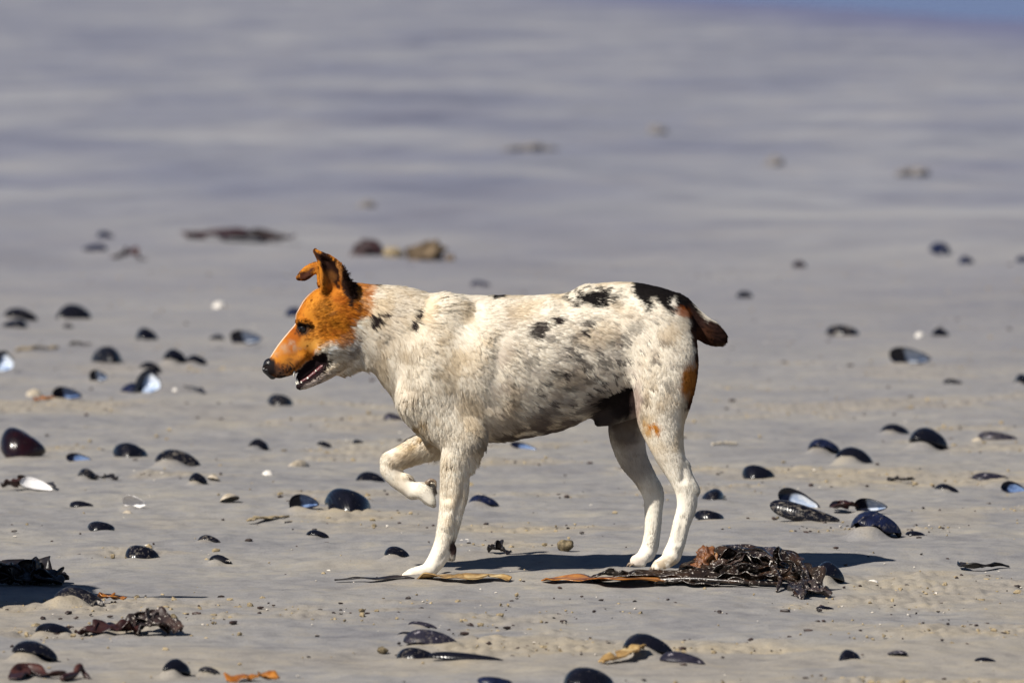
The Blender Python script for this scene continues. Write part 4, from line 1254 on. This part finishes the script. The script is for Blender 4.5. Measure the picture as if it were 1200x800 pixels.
def clam(mat, seed):
    """a fan-ribbed round half shell, hollow side down"""
    nr, na = 9, 36
    V, Fc = [], []
    for lay in (0, 1):
        for i in range(nr):
            t = 0.02 + 0.98 * i / (nr - 1)
            for j in range(na):
                a = 2 * math.pi * j / na
                rib = 1 + 0.025 * math.sin(11 * a) * t
                rx = 0.5 * t * rib * (1 - 0.16 * math.cos(a) ** 3)
                ry = 0.42 * t * rib
                z = 0.30 * (1 - t ** 2.2) * (1 + 0.05 * math.sin(11 * a) * t) - (0.03 if lay else 0)
                V.append((rx * math.cos(a), ry * math.sin(a), z))
    n = nr * na
    for i in range(nr - 1):
        for j in range(na):
            a, b, c, d = i * na + j, i * na + (j + 1) % na, (i + 1) * na + (j + 1) % na, (i + 1) * na + j
            Fc.append((a, d, c, b)); Fc.append((n + a, n + b, n + c, n + d))
    for j in range(na):
        a, b = (nr - 1) * na + j, (nr - 1) * na + (j + 1) % na
        Fc.append((a, n + a, n + b, b))
    Fc.append(tuple(range(na))); Fc.append(tuple(range(n, n + na))[::-1])
    return mesh_obj('white_shell', np.array(V), Fc, mat, link=False).data
clams = [clam(M['clam'], 1), clam(M['clam_cream'], 2)]
for i, (px, py, w, h, label) in enumerate(WHITE):
    me = clams[1 if ('cream' in label or 'orange' in label or 'pale' in label) else 0]
    place('white_shell', me, px, py, 0.85 * w, 0.85 * h, (rad(rnd.uniform(-10, 25)), rad(rnd.uniform(-8, 12)), rad(rnd.uniform(0, 360))), label, 'shell', WHITES, 0.15, (0.4, 2.2))

# ------------------------------------------------------------------ kelp and seaweed
def kelp_mat(name, c1, c2, c3, rough, salt=0.0):
    m, nt, b = new_mat(name)
    tc = nt.nodes.new('ShaderNodeTexCoord')
    n = N(nt, 'ShaderNodeTexNoise', Scale=28.0, Detail=6.0, Roughness=0.65)
    nt.links.new(tc.outputs['Object'], n.inputs['Vector'])
    c = ramp(nt, n.outputs['Fac'], [(0.32, c1), (0.52, c2), (0.70, c3)])
    if salt:
        n2 = N(nt, 'ShaderNodeTexNoise', Scale=170.0, Detail=4.0, Roughness=0.7)
        nt.links.new(tc.outputs['Object'], n2.inputs['Vector'])
        mk = ramp(nt, n2.outputs['Fac'], [(0.70 - 0.1 * salt, (0, 0, 0)), (0.73 - 0.1 * salt, (1, 1, 1))])
        c = mixc(nt, mk, c, (0.46, 0.41, 0.36))
    nt.links.new(c, b.inputs['Base Color'])
    b.inputs['Roughness'].default_value = rough
    bp = N(nt, 'ShaderNodeBump', Strength=0.5, Distance=0.004)
    nt.links.new(n.outputs['Fac'], bp.inputs['Height'])
    nt.links.new(bp.outputs['Normal'], b.inputs['Normal'])
    return m
M['kelp_dark'] = kelp_mat('kelp_dark', (0.006, 0.004, 0.004), (0.020, 0.012, 0.008), (0.055, 0.028, 0.015), 0.3, 1.05)
M['kelp_black'] = kelp_mat('kelp_black', (0.006, 0.005, 0.006), (0.014, 0.011, 0.012), (0.03, 0.022, 0.02), 0.4)
M['kelp_amber'] = kelp_mat('kelp_amber', (0.14, 0.036, 0.006), (0.38, 0.135, 0.018), (0.52, 0.25, 0.07), 0.35)
M['kelp_straw'] = kelp_mat('kelp_straw', (0.10, 0.055, 0.02), (0.36, 0.22, 0.08), (0.58, 0.44, 0.22), 0.5)
M['weed_red'] = kelp_mat('weed_red', (0.016, 0.006, 0.006), (0.036, 0.012, 0.010), (0.085, 0.028, 0.020), 0.4)
M['weed_dark'] = kelp_mat('weed_dark', (0.012, 0.005, 0.006), (0.03, 0.012, 0.013), (0.07, 0.03, 0.03), 0.5)
M['clump_brown'] = simple_mat('clump_brown', (0.03, 0.02, 0.014), (0.20, 0.145, 0.09), 0.9, 14, 0.8, 0.2, 0.01)
M['clump_faint'] = simple_mat('clump_faint', (0.155, 0.145, 0.145), (0.21, 0.195, 0.19), 0.9, 14, 0.8, 0.2, 0.01)
M['weed_mottled'] = kelp_mat('weed_mottled', (0.012, 0.008, 0.008), (0.03, 0.018, 0.016), (0.07, 0.04, 0.03), 0.45, 1.1)
M['flesh'] = kelp_mat('holdfast', (0.02, 0.007, 0.005), (0.17, 0.06, 0.018), (0.44, 0.25, 0.09), 0.5, 0.3)
M['clod'] = simple_mat('sand_clod', (0.20, 0.155, 0.095), (0.40, 0.32, 0.20), 0.95, 70, 0.8, 0.2, 0.004)
M['stone'] = simple_mat('pebble', (0.07, 0.055, 0.03), (0.22, 0.17, 0.10), 0.8, 120, 0.6, 0.3)
M['twig'] = simple_mat('twig', (0.42, 0.36, 0.27), (0.62, 0.55, 0.44), 0.8, 90, 0.4)
M['shadow_caster'] = simple_mat('shadow_caster', (0.10, 0.095, 0.09), (0.24, 0.22, 0.20), 0.85, 7, 0.8, 0.3, 0.03)

def ribbon(name, path, width, mat, parent, seed=0, ruffle=0.5, thick=0.0022, n=40, m=9, fold=0.0):
    """a crumpled strip of weed with real thickness; path in metres, width in metres"""
    P = bez(path, n)
    for _ in range(4):
        P[1:-1] = 0.5 * P[1:-1] + 0.25 * (P[:-2] + P[2:])
    T = np.gradient(P, axis=0); T /= np.linalg.norm(T, axis=1, keepdims=True) + 1e-9
    up = np.array([0, 0, 1.0])
    side = np.cross(T, up); side /= np.linalg.norm(side, axis=1, keepdims=True) + 1e-9
    nor = np.cross(side, T)
    rows = []
    s = np.linspace(0, 1, n)
    wp = width * (np.sin(np.pi * np.clip(s * 0.94 + 0.04, 0, 1)) ** 0.45) * (1 + 0.35 * noise2(s * 9, 0 * s, seed + 1))
    roll = fold * (1.2 * noise2(s * 4, 0 * s + 3, seed + 2) + 0.5)
    V = np.zeros((n, m, 3)); Nn = np.zeros((n, m, 3))
    for j, q in enumerate(np.linspace(-1, 1, m)):
        lat = q * wp * 0.5
        hgt = ruffle * width * (0.30 * noise2(s * n / 7.0, 0 * s + q * 1.3 + seed, seed + 3) + 0.12 * noise2(s * n / 3.0, 0 * s + q * 2.4, seed + 4)) * (0.4 + 0.6 * abs(q)) + 0.12 * ruffle * width
        c, sn = np.cos(roll), np.sin(roll)
        V[:, j] = P + side * (lat * c - hgt * sn)[:, None] + nor * (np.abs(lat * sn) * np.sign(1) + hgt * c)[:, None]
    gi, gj = np.gradient(V, axis=0), np.gradient(V, axis=1)
    Nn = np.cross(gi, gj); Nn /= np.linalg.norm(Nn, axis=2, keepdims=True) + 1e-9
    A, B = V + Nn * thick / 2, V - Nn * thick / 2
    VV = np.concatenate([A.reshape(-1, 3), B.reshape(-1, 3)]); o_ = n * m
    Fc = []
    ix = lambda i, j, o: o + i * m + j
    for i in range(n - 1):
        for j in range(m - 1):
            Fc.append((ix(i, j, 0), ix(i + 1, j, 0), ix(i + 1, j + 1, 0), ix(i, j + 1, 0)))
            Fc.append((ix(i, j, o_), ix(i, j + 1, o_), ix(i + 1, j + 1, o_), ix(i + 1, j, o_)))
        for j in (0, m - 1):
            Fc.append((ix(i, j, 0), ix(i, j, o_), ix(i + 1, j, o_), ix(i + 1, j, 0)))
    for i in (0, n - 1):
        for j in range(m - 1):
            Fc.append((ix(i, j, 0), ix(i, j + 1, 0), ix(i, j + 1, o_), ix(i, j, o_)))
    return mesh_obj(name, VV, Fc, mat, parent)

def lump(name, c, r, mat, parent, seed=0, amp=0.3, freq=1.6, seg=22, holes=False):
    V, Fc = [], []
    n2 = seg * 2
    for i in range(seg + 1):
        for j in range(n2):
            th, ph = math.pi * i / seg, math.pi * j / seg
            V.append((math.sin(th) * math.cos(ph), math.sin(th) * math.sin(ph), math.cos(th)))
    V = np.array(V)
    d = 1 + amp * (noise3(V[:, 0] * freq, V[:, 1] * freq, V[:, 2] * freq, seed) + 0.5 * noise3(V[:, 0] * freq * 2.3, V[:, 1] * freq * 2.3, V[:, 2] * freq * 2.3, seed + 1)
                   + 0.25 * noise3(V[:, 0] * freq * 5, V[:, 1] * freq * 5, V[:, 2] * freq * 5, seed + 2))
    V = V * d[:, None] * np.array(r) + np.array(c)
    for i in range(seg):
        for j in range(n2):
            Fc.append((i * n2 + j, (i + 1) * n2 + j, (i + 1) * n2 + (j + 1) % n2, i * n2 + (j + 1) % n2))
    return mesh_obj(name, V, Fc, mat, parent)

def tube(name, path, r0, r1, mat, parent, seed=0, n=30, sides=8, knob=0.25):
    P = bez(path, n)
    for _ in range(2):
        P[1:-1] = 0.5 * P[1:-1] + 0.25 * (P[:-2] + P[2:])
    V, Fc = [], []
    for i in range(n):
        t = P[min(i + 1, n - 1)] - P[max(i - 1, 0)]; t /= np.linalg.norm(t) + 1e-9
        a = np.cross(t, (0.1, 0.9, 0.3)); a /= np.linalg.norm(a) + 1e-9; b = np.cross(t, a)
        r = r0 + (r1 - r0) * i / (n - 1)
        r *= 1 + knob * float(noise2(i * 0.6, seed, seed + 9))
        if i in (0, n - 1): r *= 0.5
        for k in range(sides):
            q = 2 * math.pi * k / sides
            V.append(P[i] + r * (a * math.cos(q) + b * math.sin(q)))
    for i in range(n - 1):
        for k in range(sides):
            Fc.append((i * sides + k, i * sides + (k + 1) % sides, (i + 1) * sides + (k + 1) % sides, (i + 1) * sides + k))
    Fc.append(tuple(range(sides))[::-1]); Fc.append(tuple(range((n - 1) * sides, n * sides)))
    return mesh_obj(name, np.array(V), Fc, mat, parent)

def spot(px, py, lift=0.0):
    x, y, z, sc = ground_at(px, py)
    return np.array([x, y, z + lift / S])

def heap(name, base, label, cat, group=None):
    o = empty(name, base)
    tag(o, label, cat, group)
    return o

def rel(path, base):
    return [np.asarray(p) - np.asarray(base) for p in path]

# the kelp heap under the hind paws
kb = spot(850, 684)
kh = heap('kelp_heap', kb, 'heap of dark shiny kelp with salt specks under the dog\'s hind paws', 'kelp')
blades = [
 # path of (px, py, lift px), width m, ruffle, fold, material
 ([(695, 683, 1), (740, 681, 3), (790, 683, 5), (840, 684, 4), (880, 682, 3)], .055, .6, .3, 'kelp_dark'),
 ([(795, 680, 5), (825, 677, 9), (860, 676, 13), (900, 678, 12), (930, 680, 8)], .070, .7, .4, 'kelp_dark'),
 ([(805, 675, 8), (835, 672, 17), (868, 671, 23), (905, 673, 18), (940, 678, 8)], .062, .7, .4, 'kelp_dark'),
 ([(820, 684, 3), (860, 685, 5), (900, 686, 5), (940, 689, 4)], .060, .7, .35, 'kelp_dark'),
 ([(770, 686, 1), (800, 686, 4), (850, 688, 3), (890, 689, 2)], .035, .8, .4, 'kelp_dark'),
 ([(830, 680, 12), (862, 678, 17), (893, 678, 16), (920, 680, 12)], .034, 1.0, .8, 'kelp_dark'),
 ([(845, 683, 8), (872, 682, 12), (905, 682, 11), (938, 684, 7)], .034, 1.0, .8, 'kelp_dark'),
 ([(810, 682, 5), (850, 681, 9), (880, 681, 9), (915, 684, 6)], .030, 1.0, .8, 'kelp_dark'),
 ([(900, 682, 8), (912, 681, 20), (921, 682, 30), (928, 684, 24), (938, 688, 8)], .036, .9, .9, 'kelp_dark'),
 ([(912, 686, 5), (935, 688, 11), (950, 692, 8), (960, 697, 2)], .045, .9, .8, 'kelp_dark'),
 ([(925, 690, 5), (932, 694, 8), (936, 699, 4), (938, 703, 1)], .032, .8, .8, 'kelp_dark'),
 ([(930, 694, 4), (945, 696, 7), (958, 700, 4), (972, 701, 1)], .032, .9, .8, 'weed_mottled'),
 ([(838, 680, 14), (870, 678, 21), (900, 677, 18), (925, 679, 14)], .028, 1.0, .8, 'weed_mottled'),
 ([(690, 680, 1), (705, 678, 4), (730, 678, 3), (750, 679, 2)], .034, .8, .5, 'kelp_dark'),
]
for i, (p, w, ru, fo, mt) in enumerate(blades):
    ribbon('blade', rel([spot(a, b, l) for a, b, l in p], kb), w, M[mt], kh, 300 + i * 7, ru, fold=fo, n=46, m=11)
for i, p in enumerate([[(800, 676, 8), (840, 676, 15), (880, 676, 17), (920, 682, 10), (950, 690, 6)], [(760, 685, 4), (810, 687, 9), (870, 690, 8), (915, 690, 6)],
                       [(830, 671, 12), (870, 670, 23), (905, 674, 19), (918, 680, 30), (926, 682, 20)], [(935, 684, 28), (945, 690, 20), (950, 697, 2)], [(905, 684, 20), (915, 690, 10), (910, 694, 1)]]):
    tube('stipe', rel([spot(a, b, l) for a, b, l in p], kb), 0.0052, 0.003, M['kelp_dark'], kh, 40 + i)
lump('holdfast', rel([spot(828, 676, 19)], kb)[0], (0.020, 0.020, 0.019), M['flesh'], kh, 401, 0.55, 2.4)
lump('holdfast', rel([spot(816, 678, 9)], kb)[0], (0.018, 0.022, 0.012), M['flesh'], kh, 405, 0.55, 2.6)
lump('holdfast', rel([spot(836, 676, 15)], kb)[0], (0.012, 0.014, 0.017), M['flesh'], kh, 409, 0.5, 2.6)

def strip(name, pts, width, mat, label, cat='seaweed', group=None, seed=0, ruffle=0.5, fold=0.3, n=36, m=7, part=None):
    P = [spot(a, b, l) for a, b, l in pts]
    c = np.mean(P, axis=0); c[2] = min(p[2] for p in P)
    o = ribbon(name, rel(P, c), width, M[mat], None, seed, ruffle, fold=fold, n=n, m=m)
    o.location = c
    tag(o, label, cat, group)
    return o

WEED = 'scraps of seaweed on the beach'
strip('kelp_ribbon', [(640, 681, 1), (680, 683, 3), (720, 685, 5), (760, 685, 4), (798, 683, 3)], .075, 'kelp_amber', 'amber brown kelp ribbon lying flat just in front of the hind paws', 'kelp', None, 501, .35, .15)
strip('kelp_ribbon', [(490, 679, 1), (520, 681, 4), (545, 682, 3), (570, 679, 4), (598, 680, 1)], .042, 'kelp_straw', 'thin straw and brown kelp strip under the planted front paw', 'kelp', None, 511, .5, .3)
strip('seaweed_strip', [(392, 681, 1), (425, 680, 2), (460, 680, 2), (485, 680, 1)], .018, 'kelp_black', 'thin black seaweed strand leading up to the planted front paw', 'seaweed', WEED, 521, .5, .3)
strip('seaweed_strip', [(15, 797, 2), (28, 793, 4), (60, 796, 3), (78, 796, 5)], .026, 'weed_red', 'dark red seaweed strap joined to a bent stalk near the bottom edge', 'seaweed', WEED, 531, .7, .8)
p = [spot(72, 799, 4), spot(88, 797, 6), spot(93, 796, 15), spot(99, 796, 6), spot(105, 797, 1)]
o = tube('seaweed_stalk', rel(p, p[0]), 0.0055, 0.004, M['weed_red'], None, 7); o.location = p[0]
tag(o, 'sharply bent dark seaweed stalk near the bottom edge', 'seaweed', WEED)
strip('kelp_scrap', [(265, 799, 1), (285, 799, 4), (305, 799, 4), (325, 800, 2)], .05, 'kelp_amber', 'orange brown piece of kelp cut by the bottom of the picture', 'kelp', None, 541, .5, .3)
strip('seaweed_strip', [(1122, 666, 4), (1132, 669, 3), (1150, 669, 3), (1165, 667, 4), (1182, 666, 3)], .022, 'kelp_black', 'thin dark seaweed strip lying alone beyond the kelp heap', 'seaweed', WEED, 551, .8, .5)
strip('seaweed_strip', [(130, 304, 3), (146, 304, 4), (152, 304, 14), (160, 305, 6), (172, 305, 2)], .05, 'weed_red', 'blurred reddish seaweed scrap far beyond the dog\'s nose', 'seaweed', WEED, 561, .8, .8)
strip('seaweed_strip', [(215, 281, 4), (240, 280, 6), (262, 281, 9), (290, 283, 5), (340, 287, 2)], .11, 'weed_dark', 'long blurred bank of dark seaweed far up the beach', 'seaweed', WEED, 571, .8, .5)
strip('seaweed_strip', [(93, 745, 2), (112, 746, 4), (125, 745, 6), (150, 744, 5), (165, 744, 4)], .045, 'weed_red', 'reddish seaweed scraps leading to the torn kelp clump', 'seaweed', WEED, 581, 1.0, .9)
strip('seaweed_strip', [(118, 706, 4), (128, 707, 6), (146, 706, 2)], .03, 'kelp_amber', 'small amber kelp flake behind the white specked shell', 'seaweed', WEED, 591, .7, .6)
strip('seaweed_strip', [(3, 574, 3), (12, 574, 5), (22, 574, 3), (30, 573, 4)], .035, 'weed_red', 'crinkled maroon seaweed beside the white rimmed shell', 'seaweed', WEED, 601, 1.0, .8)
strip('seaweed_strip', [(50, 570, 3), (57, 571, 5), (64, 573, 2)], .012, 'kelp_black', 'curved black sliver behind the white rimmed shell', 'seaweed', WEED, 606, .8, .8, 16, 5)
strip('seaweed_strip', [(112, 562, 2), (125, 562, 3), (137, 563, 1)], .022, 'kelp_black', 'flat dark splinter beside the small arched shell', 'seaweed', WEED, 611, .8, .5)
strip('seaweed_strip', [(216, 455, 3), (228, 457, 4), (240, 461, 1)], .016, 'kelp_black', 'dark twig like seaweed piece beyond the chin shell', 'seaweed', WEED, 621, .6, .5)
strip('seaweed_strip', [(42, 469, 1), (52, 470, 3), (64, 469, 1)], .035, 'kelp_amber', 'orange scrap between the white clam and the dark blue shell', 'seaweed', WEED, 631, .5, .4)
strip('seaweed_strip', [(1040, 566, 2), (1055, 566, 5), (1070, 565, 3)], .03, 'kelp_black', 'low dark seaweed bit on the sand ridge beyond the hooded shell', 'seaweed', WEED, 641, .7, .5)
strip('seaweed_strip', [(974, 598, 4), (985, 602, 5), (992, 603, 9), (1005, 600, 6)], .03, 'weed_red', 'twisted dark stalk linking the pearly valve and the hooded shell', 'seaweed', WEED, 651, 1.0, .8)
strip('seaweed_strip', [(705, 777, 1), (725, 775, 3), (742, 771, 5), (755, 769, 6)], .035, 'kelp_straw', 'tan fibres at the foot of the large mussel shell', 'seaweed', WEED, 661, .9, .4)
strip('seaweed_strip', [(290, 613, 2), (315, 610, 4), (338, 608, 3)], .02, 'clod', 'thin sand coated strand below the blue arched shell', 'seaweed', WEED, 671, .6, .3)
strip('seaweed_strip', [(572, 649, 2), (583, 649, 5), (597, 650, 2)], .03, 'kelp_black', 'small black seaweed scrap beyond the dog\'s shadow', 'seaweed', WEED, 681, .8, .8)
strip('seaweed_strip', [(20, 411, 1), (45, 410, 2), (68, 409, 1)], .03, 'clod', 'faint brown streak of weed below the overlapping pair', 'seaweed', WEED, 691, .5, .3)
strip('seaweed_strip', [(80, 405, 1), (92, 405, 2), (106, 405, 1)], .03, 'kelp_dark', 'dark flat weed streak next to the scraped shell', 'seaweed', WEED, 695, .5, .3)

# torn clump
tb = spot(178, 742)
th = heap('kelp_clump', tb, 'torn clump of dark kelp with white salt patches near the big arched shell', 'kelp')
for i, (p, w, fo) in enumerate([([(150, 743, 2), (162, 742, 6), (175, 742, 13), (186, 743, 13), (200, 744, 2)], .042, .8), ([(158, 744, 1), (172, 744, 6), (188, 744, 8), (212, 744, 1)], .045, .6),
                                ([(165, 742, 4), (176, 741, 14), (190, 742, 12), (197, 743, 3)], .034, .9)]):
    ribbon('blade', rel([spot(a, b, l) for a, b, l in p], tb), w, M['weed_mottled'], th, 700 + 9 * i, 1.1, fold=fo, n=34, m=9)

# shaded heap at the frame's edge
hb = spot(35, 688)
hh = heap('kelp_heap', hb, 'tangled black kelp heap lying in the long shadow', 'kelp')
for i in range(9):
    a = rnd.uniform(-12, 40); ln = rnd.uniform(30, 55); py = 688 - rnd.uniform(0, 9); hgt = rnd.uniform(8, 20) * (1 - max(0, a - 10) / 60)
    p = [(a, py, 1), (a + ln * .3, py - 1, hgt * .8), (a + ln * .6, py + 1, hgt * .7), (a + ln, py + 1, 2)]
    ribbon('blade', rel([spot(*q) for q in p], hb), rnd.uniform(.04, .07), M['kelp_black'], hh, 800 + i * 5, 0.7, fold=rnd.uniform(.4, 1.3), n=34, m=9)
for i in range(6):
    a = rnd.uniform(0, 50); py = 688 - rnd.uniform(0, 6); hgt = rnd.uniform(12, 22)
    p = [(a, py, 1), (a + 8, py, hgt * .8), (a + 17, py - 1, hgt * .9), (a + 26, py, hgt * .3), (a + 36, py, 1)]
    tube('stipe', rel([spot(*q) for q in p], hb), 0.006, 0.004, M['kelp_black'], hh, 60 + i)

# sand coated clumps far up the beach
CL = 'sand coated clumps far up the beach'
for i, (px, py, w, h, mt, label) in enumerate([(431, 299, 36, 17, 'weed_dark', 'reddish brown clump of weed, first of the far clumps behind the ears'), (460, 301, 22, 13, 'clod', 'pale sandy clump between two darker far clumps'),
                                         (500, 304, 40, 20, 'clump_brown', 'largest brown sand coated clump far behind the neck'), (527, 305, 12, 8, 'clump_brown', 'smallest of the far sandy clumps, last in line'),
                                         (305, 283, 0, 0, '', ''), (770, 156, 22, 10, 'clump_faint', 'faint brown clump high up the beach beyond the dog\'s back'), (908, 194, 20, 10, 'clump_faint', 'faint brown clump high up the beach beyond the rump'),
                                         (1068, 204, 34, 10, 'clump_faint', 'faint brown clump high up the beach beyond the tail'), (625, 177, 60, 8, 'clump_faint', 'faint wide sand hump high up the beach above the back'), (430, 243, 20, 8, 'clump_faint', 'small faint brown clump well behind the ears')]):
    if not w: continue
    x, y, z, sc = ground_at(px, py)
    o = lump('sand_clump', (0, 0, 0), (w / sc / 2, w / sc / 2, h / sc * 0.75), M[mt], None, 900 + i, 0.45, 2.0)
    o.location = (x, y, z + 0.15 * h / sc)
    tag(o, label, 'clump', CL)

# stones, twig
STN = 'small stones on the sand'
for i, (px, py, w, h, label) in enumerate([(663, 645, 19, 13, 'brown pebble standing on the sand beyond the dog\'s shadow'), (203, 726, 9, 7, 'small tan pebble beside the torn kelp clump'), (448, 764, 12, 7, 'dark pebble chip near the two long shells')]):
    x, y, z, sc = ground_at(px, py)
    o = lump('pebble', (0, 0, 0), (w / sc / 2, w / sc / 2.2, h / sc * 0.6), M['stone'], None, 950 + i, 0.28, 1.5, 12)
    o.location = (x, y, z + h / sc * 0.4)
    tag(o, label, 'stone', STN)
p = [spot(834, 522, 2), spot(850, 521, 3), spot(864, 521, 2)]
o = tube('twig', rel(p, p[0]), 0.004, 0.003, M['twig'], None, 3); o.location = p[0]
tag(o, 'pale dry twig lying behind the near hind thigh', 'twig')

# unseen rock and branch, added outside the frame to cast the shadow over the kelp
b0 = np.array([-1.46, -0.85, 0.0]); b0[2] = float(ground_h(b0[0], b0[1]))
bo = lump('shadow_caster', (0, 0, 0.30), (0.29, 0.48, 0.56), M['shadow_caster'], None, 970, 0.16, 1.3, 40)
bo.location = b0
tag(bo, 'unseen rock shape added to cast the long shadow', 'shadow_caster')
p = [b0 + (0.02, -0.05, 0.80), b0 + (0.24, -0.09, 0.73), b0 + (0.445, -0.122, 0.66)]
o = tube('shadow_caster_branch', rel(p, p[0]), 0.045, 0.012, M['twig'], None, 5); o.location = p[0]
tag(o, 'unseen branch added to cast the tip of the long shadow', 'shadow_caster_wood')

# ------------------------------------------------------------------ grit and crumbs of sand
def scatter(name, n, size, mats, label, mask_seed, thr, flat=0.6, seed=0, dark=False):
    rs = np.random.RandomState(seed)
    V, Fc = [], []
    ph = (1 + 5 ** 0.5) / 2
    base = np.array([(-1, ph, 0), (1, ph, 0), (-1, -ph, 0), (1, -ph, 0), (0, -1, ph), (0, 1, ph), (0, -1, -ph), (0, 1, -ph), (ph, 0, -1), (ph, 0, 1), (-ph, 0, -1), (-ph, 0, 1)]) / 1.9
    tri = [(0, 11, 5), (0, 5, 1), (0, 1, 7), (0, 7, 10), (0, 10, 11), (1, 5, 9), (5, 11, 4), (11, 10, 2), (10, 7, 6), (7, 1, 8), (3, 9, 4), (3, 4, 2), (3, 2, 6), (3, 6, 8), (3, 8, 9),
           (4, 9, 5), (2, 4, 11), (6, 2, 10), (8, 6, 7), (9, 8, 1)]
    c = 0
    while c < n:
        d = 1 / rs.uniform(1 / 32.0, 1 / 13.3, 4000)
        k = rs.uniform(-0.066, 0.066, 4000)
        X, Y = d * k, d - D0
        mk = noise2(X / 0.35 + 4, Y / 0.33, mask_seed) + 0.3 * noise2(X / 0.07, Y / 0.09, 32)
        ok = (mk > thr) | (rs.rand(4000) < 0.05)
        X, Y = X[ok], Y[ok]
        Z = ground_h(X, Y)
        for x, y, z in zip(X, Y, Z):
            if c >= n: break
            s = size * math.exp(min(1.0, rs.normal(0, 0.5)))
            a = rs.uniform(0, 6.28); ca, sa = math.cos(a), math.sin(a)
            j = base * (1 + rs.normal(0, 0.2, (12, 1))) * s * np.array([1.4, 0.8, flat])
            q = np.stack([j[:, 0] * ca - j[:, 1] * sa + x, j[:, 0] * sa + j[:, 1] * ca + y, j[:, 2] + z + 0.2 * s + 0.001], 1)
            V.append(q); Fc += [tuple(t + 12 * c for t in f) for f in tri]
            c += 1
    o = mesh_obj(name, np.concatenate(V), Fc, mats, None, smooth=False)
    tag(o, label, None, None, 'stuff')
M['grit'] = simple_mat('shell_grit', (0.012, 0.009, 0.009), (0.06, 0.035, 0.028), 0.5, 40, 0)
M['grit_pale'] = simple_mat('pale_grit', (0.5, 0.45, 0.38), (0.72, 0.66, 0.58), 0.7, 40, 0)
scatter('shell_grit', 1000, 0.0024, M['grit'], 'dark crumbs of broken shell and weed strewn over the sand', 31, 0.25, 0.6, 1)
scatter('sand_crumbs', 1600, 0.0021, M['clod'], 'small tan crumbs of dry sand strewn over the beach', 31, 0.45, 0.9, 2)
scatter('pale_grit', 380, 0.0016, M['grit_pale'], 'pale chips of shell strewn over the sand', 31, 0.1, 0.6, 3)
